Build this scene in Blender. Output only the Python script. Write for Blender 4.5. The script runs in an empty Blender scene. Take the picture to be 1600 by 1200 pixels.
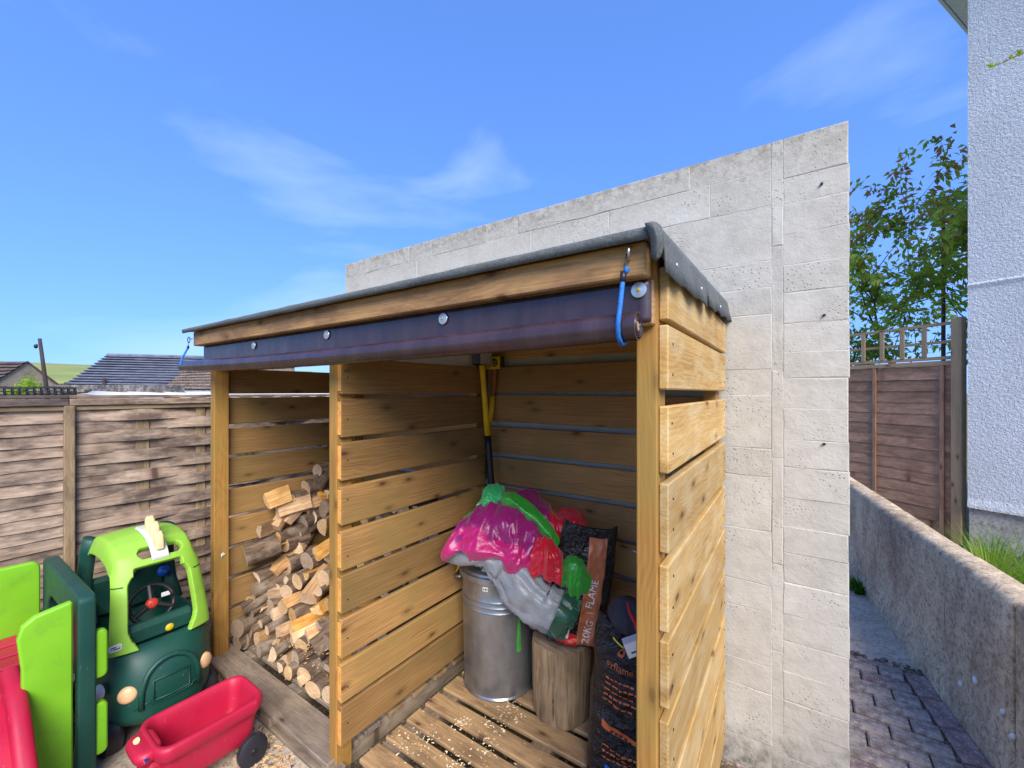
import bpy, bmesh, math, random
from mathutils import Vector, Matrix, noise
R = math.radians
random.seed(7)
SC = bpy.context.scene
COL = SC.collection

# ------------------------------------------------------------------ camera
F, YAW, HY = 646.5, R(34.15), 612.0            # focal length in photo pixels, heading, horizon row
CAM = Vector((.226, -.937, 1.52))
FW = Vector((-math.sin(YAW), math.cos(YAW), 0)); RT = Vector((math.cos(YAW), math.sin(YAW), 0))
cd = bpy.data.cameras.new('camera'); cam = bpy.data.objects.new('camera', cd); COL.objects.link(cam)
cam.location = CAM; cam.rotation_euler = (R(90), 0, YAW)
cd.sensor_width = 36; cd.lens = 36 * F / 1600; cd.shift_y = (HY - 600) / 1600
cd.clip_start = .02; cd.clip_end = 3000
SC.camera = cam

# ------------------------------------------------------------------ sky, sun, exposure
SUN_AZ, SUN_EL = 132, 40                        # azimuth from +Y towards +X
w = bpy.data.worlds.new('World'); SC.world = w; w.use_nodes = True
nt = w.node_tree; nt.nodes.clear()
def wn(t, **k):
    n = nt.nodes.new(t)
    for a, b in k.items(): setattr(n, a, b)
    return n
sky = wn('ShaderNodeTexSky', sky_type='NISHITA', sun_disc=False, sun_elevation=R(SUN_EL), sun_rotation=R(SUN_AZ))
sky.air_density = 1.0; sky.dust_density = .35; sky.ozone_density = 2.2
tc = wn('ShaderNodeTexCoord'); mp = wn('ShaderNodeMapping')
mp.inputs['Scale'].default_value = (1.2, 1.2, 3.6); mp.inputs['Location'].default_value = (7.30, 3.35, 5.2); mp.inputs['Rotation'].default_value = (0, 0, R(-20))
nz = wn('ShaderNodeTexNoise'); nz.inputs['Scale'].default_value = 1.5; nz.inputs['Detail'].default_value = 7; nz.inputs['Roughness'].default_value = .5; nz.inputs['Distortion'].default_value = .5
rp = wn('ShaderNodeValToRGB'); rp.color_ramp.elements[0].position = .53; rp.color_ramp.elements[1].position = .88
rp.color_ramp.elements[1].color = (.5, .5, .5, 1)
mixc = wn('ShaderNodeMixRGB'); mixc.inputs[2].default_value = (3.6, 4.4, 5.4, 1)
tint = wn('ShaderNodeMixRGB', blend_type='MULTIPLY'); tint.inputs[0].default_value = 1; tint.inputs[2].default_value = (.60, 1.10, 2.32, 1)
bg = wn('ShaderNodeBackground'); bg.inputs['Strength'].default_value = .14
ow = wn('ShaderNodeOutputWorld')
L = nt.links.new
L(tc.outputs['Generated'], mp.inputs['Vector']); L(mp.outputs[0], nz.inputs['Vector']); L(nz.outputs['Fac'], rp.inputs[0])
gm = wn('ShaderNodeGamma'); gm.inputs[1].default_value = .48
L(sky.outputs[0], gm.inputs[0]); L(gm.outputs[0], tint.inputs[1]); L(tint.outputs[0], mixc.inputs[1]); L(rp.outputs[0], mixc.inputs[0]); L(mixc.outputs[0], bg.inputs[0]); L(bg.outputs[0], ow.inputs[0])
sd = bpy.data.lights.new('sun', 'SUN'); so = bpy.data.objects.new('sun', sd); COL.objects.link(so)
sd.energy = 3.1; sd.angle = R(40); sd.color = (1, .93, .82)
sv = Vector((math.sin(R(SUN_AZ)) * math.cos(R(SUN_EL)), math.cos(R(SUN_AZ)) * math.cos(R(SUN_EL)), math.sin(R(SUN_EL))))
so.rotation_euler = sv.to_track_quat('Z', 'Y').to_euler(); so.location = (0, 0, 12)
SC.view_settings.view_transform = 'Standard'; SC.view_settings.look = 'None'
SC.view_settings.exposure = .92; SC.view_settings.gamma = 1; SC.view_settings.use_curve_mapping = False

# ------------------------------------------------------------------ pixel -> place helpers
def ray(x, y): return FW + RT * ((x - 800) / F) + Vector((0, 0, (HY - y) / F))
def atd(x, y, d): return CAM + ray(x, y) * d
def onz(x, y, z): d = ray(x, y); return CAM + d * ((z - CAM.z) / d.z)
def ony(x, y, Y): d = ray(x, y); return CAM + d * ((Y - CAM.y) / d.y)
def onx(x, y, X): d = ray(x, y); return CAM + d * ((X - CAM.x) / d.x)

# ------------------------------------------------------------------ materials
def srgb(r, g, b):
    f = lambda c: ((c / 255 + .055) / 1.055) ** 2.4 if c > 10 else c / 255 / 12.92
    return (f(r), f(g), f(b), 1)
class NT:
    def __init__(s, name):
        s.m = bpy.data.materials.new(name); s.m.use_nodes = True; s.t = s.m.node_tree
        s.b = s.t.nodes['Principled BSDF']
    def n(s, t, ins=None, **k):
        n = s.t.nodes.new(t)
        for a, b in k.items(): setattr(n, a, b)
        for a, b in (ins or {}).items():
            if hasattr(b, 'is_output'): s.t.links.new(b, n.inputs[a])
            else: n.inputs[a].default_value = b
        return n
    def set(s, **k):
        for a, b in k.items():
            i = s.b.inputs[a.replace('_', ' ')]
            if hasattr(b, 'is_output'): s.t.links.new(b, i)
            else: i.default_value = b
    def ramp(s, fac, stops):
        n = s.t.nodes.new('ShaderNodeValToRGB'); e = n.color_ramp.elements
        while len(e) < len(stops): e.new(.5)
        for el, (p, c) in zip(e, stops):
            el.position = p; el.color = c if len(c) == 4 else (*c, 1)
        s.t.links.new(fac, n.inputs[0]); return n.outputs[0]
    def mix(s, fac, a, b, mode='MIX'):
        return s.n('ShaderNodeMixRGB', {0: fac, 1: a, 2: b}, blend_type=mode).outputs[0]
    def math(s, op, a, b=0.): return s.n('ShaderNodeMath', {0: a, 1: b}, operation=op).outputs[0]
    def coord(s, scale=(1, 1, 1), rnd=True, which='Object'):
        v = s.n('ShaderNodeTexCoord').outputs[which]
        if rnd:
            oi = s.n('ShaderNodeObjectInfo').outputs['Random']
            off = s.n('ShaderNodeCombineXYZ', {0: s.math('MULTIPLY', oi, 37.), 1: s.math('MULTIPLY', oi, 91.), 2: s.math('MULTIPLY', oi, 53.)}).outputs[0]
            v = s.n('ShaderNodeVectorMath', {0: v, 1: off}, operation='ADD').outputs[0]
        return s.n('ShaderNodeMapping', {'Vector': v, 'Scale': scale}).outputs[0]
    def noise(s, v, scale, detail=4, rough=.55, dist=0):
        return s.n('ShaderNodeTexNoise', {'Vector': v, 'Scale': scale, 'Detail': detail, 'Roughness': rough, 'Distortion': dist}).outputs['Fac']
    def bump(s, h, strength=.3, dist=.005):
        s.set(Normal=s.n('ShaderNodeBump', {'Height': h, 'Strength': strength, 'Distance': dist}).outputs[0])
G4 = lambda v: (v, v, v, 1)

def wood(name, dark, light, stain=None, stain_amt=.5, knots=True, rough=.75, bump=.25, rndv=.25, green=None, band=True, grain=120, fb=(.5, .45)):
    m = NT(name)
    v = m.coord((1, 1, 1))
    vs = m.n('ShaderNodeMapping', {'Vector': v, 'Scale': (.9, 9, 9)}).outputs[0]
    warp = m.noise(m.n('ShaderNodeMapping', {'Vector': v, 'Scale': (1.6, 4, 4)}).outputs[0], 1.6, 2)
    vv = m.n('ShaderNodeVectorMath', {0: vs, 1: m.n('ShaderNodeCombineXYZ', {1: m.math('MULTIPLY', warp, 1.2), 2: m.math('MULTIPLY', warp, .9)}).outputs[0]}, operation='ADD').outputs[0]
    g = m.n('ShaderNodeTexWave', {'Vector': vv, 'Scale': 2.6, 'Distortion': 1.6, 'Detail': 3., 'Detail Scale': 1.2}, wave_type='BANDS', bands_direction='Y', wave_profile='SIN').outputs['Fac']
    fine = m.noise(m.n('ShaderNodeMapping', {'Vector': v, 'Scale': (3, grain, grain)}).outputs[0], 1.5, 3)
    blot = m.noise(m.n('ShaderNodeMapping', {'Vector': v, 'Scale': (1.5, 5, 5)}).outputs[0], 1.3, 4, .6)
    fac = m.math('ADD', m.math('MULTIPLY', g, .08 if band else .04), m.math('ADD', m.math('MULTIPLY', fine, fb[0]), m.math('MULTIPLY', blot, fb[1])))
    col = m.ramp(fac, [(.3, dark), (.8, light)])
    if knots:
        kv = m.n('ShaderNodeMapping', {'Vector': v, 'Scale': (2.7, 6.5, .01)}).outputs[0]
        vo = m.n('ShaderNodeTexVoronoi', {'Vector': kv, 'Scale': 1.0, 'Randomness': 1.}, voronoi_dimensions='2D').outputs['Distance']
        k = m.ramp(vo, [(.0, G4(1)), (.035, G4(.9)), (.055, G4(.45)), (.14, G4(0))])
        col = m.mix(k, col, (dark[0] * .42, dark[1] * .34, dark[2] * .3, 1))
    if stain:
        sf = m.ramp(m.noise(m.n('ShaderNodeMapping', {'Vector': v, 'Scale': (3.2, 9, 9)}).outputs[0], 1.6, 5, .65), [(.5 - .1 * stain_amt, G4(0)), (.62, G4(stain_amt))])
        col = m.mix(sf, col, stain)
    if green:
        gf = m.ramp(m.noise(v, 4., 3), [(.42, G4(0)), (.7, G4(.8))]); col = m.mix(gf, col, green)
    oi = m.n('ShaderNodeObjectInfo').outputs['Random']
    hsv = m.n('ShaderNodeHueSaturation', {'Color': col, 'Value': m.math('ADD', 1 - rndv / 2, m.math('MULTIPLY', oi, rndv)), 'Saturation': 1.}).outputs[0]
    m.set(Base_Color=hsv, Roughness=rough)
    m.bump(m.math('ADD', m.math('MULTIPLY', fine, .9), m.math('MULTIPLY', g, .08)), bump, .003)
    return m.m
def plain(name, col, rough=.5, var=.12, nscale=8, bump=0, bscale=60, metal=0, spec=.5, sheen=0, sss=0, coat=0):
    m = NT(name); v = m.coord()
    n = m.noise(v, nscale, 4)
    c = m.ramp(n, [(.3, tuple(x * (1 - var) for x in col[:3])), (.7, tuple(min(1, x * (1 + var)) for x in col[:3]))])
    m.set(Base_Color=c, Roughness=m.math('ADD', rough - .08, m.math('MULTIPLY', m.noise(v, nscale * 3, 3), .16)), Metallic=metal, Specular_IOR_Level=spec, Coat_Weight=coat)
    if bump: m.bump(m.noise(v, bscale, 5, .6), bump, .004)
    return m.m
MAT = {}
MAT['tim'] = wood('treated_timber', srgb(118, 83, 42), srgb(192, 148, 90), green=srgb(138, 114, 62), rndv=.5)
MAT['timR'] = wood('honey_timber', srgb(150, 112, 54), srgb(212, 174, 108), rndv=.4, stain=srgb(206, 190, 150), stain_amt=.35)
MAT['post'] = wood('post_timber', srgb(134, 90, 34), srgb(192, 144, 70), green=srgb(146, 120, 56), rndv=.1)
MAT['fascia'] = wood('fascia_timber', srgb(140, 98, 56), srgb(206, 164, 108), stain=srgb(104, 74, 52), stain_amt=.6)
MAT['endgrain'] = plain('fresh_end_grain', srgb(226, 160, 78), .8, .2, 40)
MAT['deck'] = wood('deck_timber', srgb(138, 106, 72), srgb(206, 170, 122), stain=srgb(88, 66, 46), stain_amt=.5, rndv=.3)
MAT['deckgrey'] = wood('weathered_deck_board', srgb(116, 100, 84), srgb(176, 158, 136), stain=srgb(84, 72, 62), stain_amt=.5)
MAT['fence'] = wood('weathered_fence_slat', srgb(138, 114, 96), srgb(208, 184, 160), stain=srgb(70, 54, 48), stain_amt=.8, knots=True, rndv=.45, band=False, grain=50, fb=(.62, .34), bump=.5)
MAT['fencebat'] = wood('fence_batten', srgb(138, 114, 84), srgb(190, 164, 128), stain=srgb(92, 74, 60), stain_amt=.6)
MAT['fencedark'] = wood('dark_fence_rail', srgb(74, 62, 58), srgb(130, 112, 102), stain=srgb(48, 40, 40), stain_amt=.8)
MAT['lap'] = wood('brown_lap_slat', srgb(152, 106, 76), srgb(216, 168, 130), stain=srgb(118, 80, 58), stain_amt=.5, rndv=.35)
MAT['trellis'] = wood('trellis_timber', srgb(152, 122, 88), srgb(212, 178, 134), rndv=.2)

def m_block():
    m = NT('painted_block'); v = m.coord()
    big = m.noise(v, 2.2, 4); fine = m.noise(v, 55, 5, .7); pit = m.n('ShaderNodeTexVoronoi', {'Vector': m.coord((1, 1, 1)), 'Scale': 75.}).outputs['Distance']
    med = m.noise(v, 14, 5, .65)
    col = m.ramp(m.math('ADD', m.math('MULTIPLY', big, .5), m.math('MULTIPLY', med, .5)), [(.3, srgb(166, 161, 149)), (.52, srgb(187, 182, 171)), (.7, srgb(199, 195, 185))])
    # dark open pores where the paint never reached
    pore = m.math('MULTIPLY', m.ramp(pit, [(.0, G4(1)), (.17, G4(.8)), (.26, G4(0))]), m.ramp(m.noise(v, 6, 3), [(.5, G4(0)), (.66, G4(1))]))
    col = m.mix(m.math('MULTIPLY', pore, .7), col, srgb(92, 86, 76))
    # dirt towards the top and foot of the wall (weathering)
    z = m.n('ShaderNodeSeparateXYZ', {0: m.n('ShaderNodeNewGeometry').outputs['Position']}).outputs['Z']
    top = m.ramp(m.math('ADD', m.math('MULTIPLY', z, .4), m.math('MULTIPLY', m.math('SUBTRACT', med, .5), .16)), [(.93, G4(0)), (1., G4(.62))])
    low = m.ramp(m.math('ADD', z, m.math('MULTIPLY', m.math('SUBTRACT', med, .5), .5)), [(.02, G4(.8)), (.2, G4(0))])
    spk = m.ramp(m.noise(v, 34, 4, .7), [(.42, G4(.25)), (.6, G4(1))])
    col = m.mix(m.math('MULTIPLY', m.math('MAXIMUM', top, low), spk), col, srgb(104, 94, 78))
    m.set(Base_Color=col, Roughness=.85)
    m.bump(m.math('SUBTRACT', m.math('ADD', m.math('MULTIPLY', fine, .7), m.math('MULTIPLY', med, .7)), m.math('MULTIPLY', pore, .8)), .5, .007)
    return m.m
MAT['block'] = m_block()
def m_concrete(name, c0, c1, c2, scale=3, speck=True, bump=.6, streak=False):
    m = NT(name); v = m.coord(rnd=False)
    b2 = m.noise(v, 46, 5, .75)
    a = m.noise(m.coord((1, 1, .45) if streak else (1, 1, 1), rnd=False), scale, 6, .65); b = m.noise(v, 90, 4, .7); c = m.noise(v, 18, 5, .65)
    col = m.ramp(m.math('ADD', m.math('MULTIPLY', a, .7), m.math('MULTIPLY', c, .3)), [(.36, c0), (.5, c1), (.64, c2)])
    if speck:
        s = m.ramp(b2, [(.36, G4(.7)), (.52, G4(0))]); col = m.mix(s, col, tuple(x * .45 for x in c0[:3]) + (1,))
        s2 = m.ramp(m.noise(v, 70, 4, .7), [(.56, G4(0)), (.68, G4(.6))]); col = m.mix(s2, col, srgb(225, 215, 200))
    m.set(Base_Color=col, Roughness=.9)
    m.bump(m.math('ADD', m.math('MULTIPLY', b, .5), c), bump, .006)
    return m.m
MAT['lowwall'] = m_concrete('rough_concrete', srgb(142, 118, 92), srgb(198, 174, 142), srgb(234, 210, 170), 3.2, streak=True, bump=1.)
MAT['lowtop'] = m_concrete('pale_concrete_top', srgb(170, 160, 148), srgb(198, 188, 174), srgb(220, 212, 198), 4)
MAT['slab'] = m_concrete('patio_concrete', srgb(150, 132, 112), srgb(186, 168, 144), srgb(206, 190, 166), 3, bump=.25)
MAT['pathconc'] = m_concrete('path_concrete', srgb(174, 152, 130), srgb(200, 178, 154), srgb(214, 194, 170), 4)
MAT['paver'] = m_concrete('grey_paver', srgb(134, 118, 106), srgb(168, 150, 136), srgb(188, 168, 150), 5)
MAT['paverred'] = m_concrete('red_paver', srgb(134, 108, 102), srgb(158, 130, 122), srgb(172, 148, 138), 5)
MAT['soil'] = m_concrete('soil', srgb(70, 58, 44), srgb(98, 82, 62), srgb(120, 104, 82), 8)
MAT['plinth'] = m_concrete('plinth_concrete', srgb(150, 142, 130), srgb(182, 176, 166), srgb(206, 200, 190), 3)
def m_render():
    m = NT('textured_white_render'); v = m.coord(rnd=False)
    n = m.noise(v, 42, 4, .6, .8); b = m.noise(v, 2, 3)
    m.set(Base_Color=m.ramp(b, [(.3, srgb(206, 208, 208)), (.7, srgb(220, 222, 222))]), Roughness=.8)
    m.bump(m.ramp(n, [(.35, G4(0)), (.65, G4(1))]), .55, .016); return m.m
MAT['render'] = m_render()
def m_felt():
    m = NT('mineral_felt'); v = m.coord(rnd=False)
    n = m.noise(v, 160, 3, .7); b = m.noise(v, 5, 4)
    m.set(Base_Color=m.mix(.5, m.ramp(n, [(.3, srgb(58, 62, 64)), (.7, srgb(122, 126, 126))]), m.ramp(b, [(.3, srgb(66, 70, 70)), (.7, srgb(108, 112, 110))])), Roughness=.9)
    m.bump(n, .5, .003); return m.m
MAT['felt'] = m_felt()
def m_vinyl():
    m = NT('brown_vinyl'); v = m.coord((1, 1, 1), rnd=False)
    a = m.noise(m.coord((5, 1, 1), rnd=False), 3, 4); b = m.noise(v, 25, 3)
    m.set(Base_Color=m.ramp(a, [(.3, srgb(50, 36, 42)), (.7, srgb(72, 54, 60))]), Roughness=m.math('ADD', .16, m.math('MULTIPLY', b, .24)), Specular_IOR_Level=.6)
    m.bump(m.math('ADD', a, m.math('MULTIPLY', b, .3)), .14, .01); return m.m
MAT['vinyl'] = m_vinyl()
def m_galv():
    m = NT('galvanised_steel'); v = m.coord((1, 1, 1), rnd=False)
    s = m.n('ShaderNodeTexVoronoi', {'Vector': v, 'Scale': 30.}).outputs['Color']; b = m.noise(m.coord((1, 1, .35), rnd=False), 6, 5, .6)
    bw = m.n('ShaderNodeRGBToBW', {0: s}).outputs[0]
    c = m.mix(.75, m.ramp(bw, [(0, srgb(142, 145, 147)), (1, srgb(178, 181, 183))]), m.ramp(b, [(.3, srgb(112, 113, 114)), (.7, srgb(184, 187, 188))]))
    m.set(Base_Color=c, Metallic=.8, Roughness=m.math('ADD', .18, m.math('MULTIPLY', b, .26)))
    m.bump(m.noise(v, 7, 3), .2, .02); return m.m
MAT['galv'] = m_galv()
MAT['steel'] = plain('bright_steel', srgb(205, 205, 202), .3, .08, 12, metal=.9)
MAT['zinc'] = plain('zinc_washer', srgb(205, 210, 212), .35, .05, 20, metal=.7)
MAT['darksteel'] = plain('dark_steel', srgb(60, 56, 56), .45, .2, 12, metal=.6)
MAT['bungee'] = plain('blue_bungee_cord', srgb(32, 110, 190), .7, .25, 120, bump=.5, bscale=200)
MAT['black'] = plain('black_plastic', srgb(26, 26, 30), .45, .15, 10)
MAT['mesh'] = plain('black_plastic_mesh', srgb(40, 38, 40), .6, .25, 20)
MAT['white'] = plain('white_plastic', srgb(232, 232, 228), .4, .05, 10)
MAT['rubber'] = plain('dark_wheel_plastic', srgb(34, 34, 42), .5, .2, 8, bump=.1)
for nme, c in (('lime', (126, 194, 32)), ('limepale', (146, 196, 62)), ('dgreen', (10, 68, 56)), ('pink', (184, 20, 58)), ('pinkdeep', (172, 18, 54))):
    m = NT('moulded_' + nme + '_plastic'); v = m.coord(rnd=False); c = srgb(*c)
    base = m.ramp(m.noise(v, 3, 4), [(.3, tuple(x * .86 for x in c[:3])), (.7, tuple(min(1, x * 1.08 + .01) for x in c[:3]))])
    grime = m.ramp(m.noise(v, 11, 6, .7), [(.56, G4(0)), (.78, G4(.45))]); base = m.mix(grime, base, tuple(x * .5 + .03 for x in c[:3]) + (1,))
    scf = m.ramp(m.noise(m.coord((30, 30, 4), rnd=False), 3, 3, .6, 1.), [(.66, G4(0)), (.72, G4(.3))]); base = m.mix(scf, base, tuple(min(1, x * .7 + .22) for x in c[:3]) + (1,))
    m.set(Base_Color=base, Roughness=m.math('ADD', .34, m.math('MULTIPLY', m.noise(v, 14, 4), .24)), Specular_IOR_Level=.42)
    m.bump(m.noise(v, 220, 3), .08, .003); MAT[nme] = m.m
MAT['headlight'] = plain('headlight_cream', srgb(226, 178, 130), .4, .1, 20)
MAT['cream'] = plain('cream_foam', srgb(226, 204, 150), .7, .12, 25, bump=.2)
MAT['greyplate'] = plain('pale_grey_plastic', srgb(206, 206, 196), .5, .06, 10)
MAT['yellow'] = plain('yellow_fibreglass', srgb(232, 186, 14), .4, .1, 10)
MAT['yellowpl'] = plain('yellow_plastic', srgb(206, 176, 30), .45, .1, 10)
MAT['ash'] = wood('axe_handle_wood', srgb(122, 66, 40), srgb(170, 104, 66), knots=False)
MAT['bluebtn'] = plain('blue_button', srgb(20, 84, 190), .35, .1, 10)
MAT['redbtn'] = plain('red_button', srgb(196, 60, 44), .4, .1, 10)
def nylon(name, c, rough=.33):
    m = NT(name); v = m.coord(rnd=False)
    n = m.noise(v, 12, 4, .6, .8)
    m.set(Base_Color=m.ramp(m.noise(v, 6, 3), [(.3, tuple(x * .72 for x in c[:3])), (.7, c)]), Roughness=rough, Specular_IOR_Level=.6, Coat_Weight=.05, Coat_Roughness=.2)
    m.set(Transmission_Weight=0.0, Sheen_Weight=.25)
    m.bump(m.math('ADD', n, m.math('MULTIPLY', m.noise(m.coord((1, 1, 3), rnd=False), 16, 2, .5, 2.), .5)), .3, .012); return m.m
MAT['ny_mag'] = nylon('magenta_nylon', srgb(198, 12, 112)); MAT['ny_pur'] = nylon('purple_nylon', srgb(150, 16, 104)); MAT['ny_red'] = nylon('red_nylon', srgb(214, 10, 44)); MAT['ny_grn'] = nylon('green_nylon', srgb(40, 160, 40)); MAT['ny_mint'] = nylon('mint_nylon', srgb(54, 200, 110))
MAT['silver'] = nylon('silver_tarpaulin', srgb(148, 151, 154), .42); MAT['tgreen'] = nylon('green_tarpaulin', srgb(22, 80, 58), .4)
def m_bag():
    m = NT('black_fuel_bag'); v = m.coord(rnd=False)
    n = m.noise(m.coord((1, 1, 2.4), rnd=False), 9, 5, .6, 1.2)
    m.set(Base_Color=m.ramp(n, [(.3, srgb(16, 15, 15)), (.7, srgb(32, 29, 28))]), Roughness=.22, Specular_IOR_Level=.6)
    m.bump(m.math('ADD', n, m.math('MULTIPLY', m.noise(v, 30, 3, .5, 1.5), .35)), 1., .03); return m.m
MAT['bag'] = m_bag()
MAT['p_orange'] = plain('orange_print', srgb(206, 104, 54), .4, .15, 8); MAT['p_brown'] = plain('copper_print', srgb(186, 112, 76), .35, .18, 6, bump=.3, bscale=14); MAT['p_white'] = plain('white_print', srgb(228, 222, 214), .45, .05); MAT['p_blue'] = plain('blue_print', srgb(40, 130, 220), .4, .05); MAT['p_yellow'] = plain('yellow_print', srgb(232, 214, 20), .4, .05); MAT['p_navy'] = plain('navy_print', srgb(34, 50, 120), .4, .05); MAT['p_red'] = plain('red_print', srgb(200, 40, 40), .4, .08)
MAT['charcoal'] = plain('charcoal_fabric', srgb(52, 52, 58), .8, .2, 30, bump=.3)
MAT['redcord'] = plain('red_cord', srgb(200, 20, 40), .6, .1)
MAT['copper'] = plain('varnished_wood', srgb(150, 74, 46), .4, .25, 14)
def m_bark():
    m = NT('bark'); v = m.coord((1, 1, 1))
    n = m.noise(m.n('ShaderNodeMapping', {'Vector': v, 'Scale': (4, 16, 16)}).outputs[0], 2.2, 6, .7, .4); p = m.noise(v, 9, 4)
    c = m.ramp(n, [(.32, srgb(56, 42, 32)), (.55, srgb(116, 94, 74)), (.75, srgb(168, 144, 116))])
    c = m.mix(m.ramp(p, [(.5, G4(0)), (.66, G4(.6))]), c, srgb(160, 146, 126))
    m.set(Base_Color=c, Roughness=.9); m.bump(n, .8, .012); return m.m
MAT['bark'] = m_bark()
def m_cut(name, c0, c1):
    m = NT(name); v = m.coord((1, 1, 1), rnd=False)
    yz = m.n('ShaderNodeMapping', {'Vector': v, 'Scale': (.05, 1, 1)}).outputs[0]
    ln = m.n('ShaderNodeVectorMath', {0: yz}, operation='LENGTH').outputs['Value']
    wob = m.noise(v, 14, 3)
    ring = m.math('SINE', m.math('ADD', m.math('MULTIPLY', ln, 900.), m.math('MULTIPLY', wob, 9.)))
    n = m.noise(m.coord((6, 40, 40)), 2, 4); b = m.noise(m.coord(), 12, 4)
    f = m.math('ADD', m.math('MULTIPLY', ring, .07), m.math('ADD', m.math('MULTIPLY', n, .5), m.math('MULTIPLY', b, .5)))
    c = m.ramp(f, [(.3, c0), (.68, c1)])
    oi = m.n('ShaderNodeObjectInfo').outputs['Random']
    c = m.n('ShaderNodeHueSaturation', {'Color': c, 'Value': m.math('ADD', .8, m.math('MULTIPLY', oi, .4)), 'Saturation': m.math('ADD', .75, m.math('MULTIPLY', m.math('FRACT', m.math('MULTIPLY', oi, 7.3)), .45))}).outputs[0]
    m.set(Base_Color=c, Roughness=.8); m.bump(n, .5, .006); return m.m
MAT['cut'] = m_cut('sawn_log_end', srgb(186, 142, 96), srgb(238, 206, 160)); MAT['split'] = m_cut('split_log_face', srgb(160, 112, 68), srgb(226, 182, 122)); MAT['oldcut'] = m_cut('greyed_log_end', srgb(128, 106, 88), srgb(186, 164, 140))
def m_tiles(name, c0, c1, sc=1.):
    m = NT(name); v = m.coord()
    m.set(Base_Color=m.ramp(m.noise(v, 1.1 * sc, 5, .7), [(.35, c0), (.65, c1)]), Roughness=.85); return m.m
MAT['tile'] = m_tiles('grey_roof_tile', srgb(84, 88, 102), srgb(122, 126, 140)); MAT['tileb'] = m_tiles('brown_roof_tile', srgb(96, 82, 72), srgb(140, 124, 108), 3); MAT['tiled'] = m_tiles('dark_brown_roof_tile', srgb(74, 62, 58), srgb(104, 90, 84))
MAT['dash'] = m_concrete('pebbledash', srgb(134, 118, 98), srgb(164, 146, 124), srgb(182, 166, 142), 1.5)
MAT['corr'] = plain('pale_corrugated_sheet', srgb(206, 206, 202), .7, .15, 3)
MAT['lichen'] = m_concrete('lichened_concrete', srgb(64, 60, 58), srgb(98, 92, 88), srgb(140, 132, 122), 9)
MAT['brick'] = plain('dark_red_brick', srgb(112, 58, 50), .9, .25, 10)
MAT['polewood'] = plain('telegraph_pole_wood', srgb(62, 52, 48), .85, .2, 3)
MAT['sash'] = plain('dark_window_glass', srgb(40, 46, 56), .1, .1)
def m_leaf(name, c0, c1):
    m = NT(name)
    oi = m.noise(m.coord(rnd=False), 2.6, 2)
    c = m.ramp(oi, [(.36, c0), (.66, c1)])
    m.set(Base_Color=c, Roughness=.5, Specular_IOR_Level=.35)
    tr = m.n('ShaderNodeBsdfTranslucent', {'Color': m.mix(1., c, (1.5, 1.5, .7, 1), 'MULTIPLY')})
    ms = m.n('ShaderNodeMixShader', {0: .5, 1: m.b.outputs[0], 2: tr.outputs[0]})
    m.t.links.new(ms.outputs[0], m.t.nodes['Material Output'].inputs[0]); return m.m
MAT['leaf'] = m_leaf('cherry_leaf', srgb(120, 146, 48), srgb(182, 194, 84)); MAT['leafr'] = m_leaf('reddish_cherry_leaf', srgb(150, 108, 66), srgb(188, 148, 92)); MAT['leafl'] = m_leaf('pale_leaf', srgb(120, 150, 40), srgb(170, 190, 70))
MAT['grass'] = m_leaf('grass_blade', srgb(58, 104, 24), srgb(120, 158, 56))
MAT['twig'] = plain('red_brown_twig', srgb(106, 62, 58), .7, .2, 8); MAT['trunk'] = plain('cherry_bark', srgb(100, 84, 76), .8, .25, 9, bump=.3, bscale=20)
def m_field():
    m = NT('hill_fields'); v = m.coord(rnd=False)
    m.set(Base_Color=m.ramp(m.noise(v, .012, 3), [(.4, srgb(126, 138, 70)), (.6, srgb(164, 164, 88))]), Roughness=.95); return m.m
MAT['field'] = m_field()
MAT['hedge'] = m_leaf('hedge_leaf', srgb(64, 84, 60), srgb(92, 108, 76))
MAT['chips'] = m_cut('wood_chip', srgb(170, 126, 80), srgb(230, 196, 146)); MAT['pellet'] = plain('pale_sawdust', srgb(232, 212, 172), .9, .12, 60)

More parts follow.
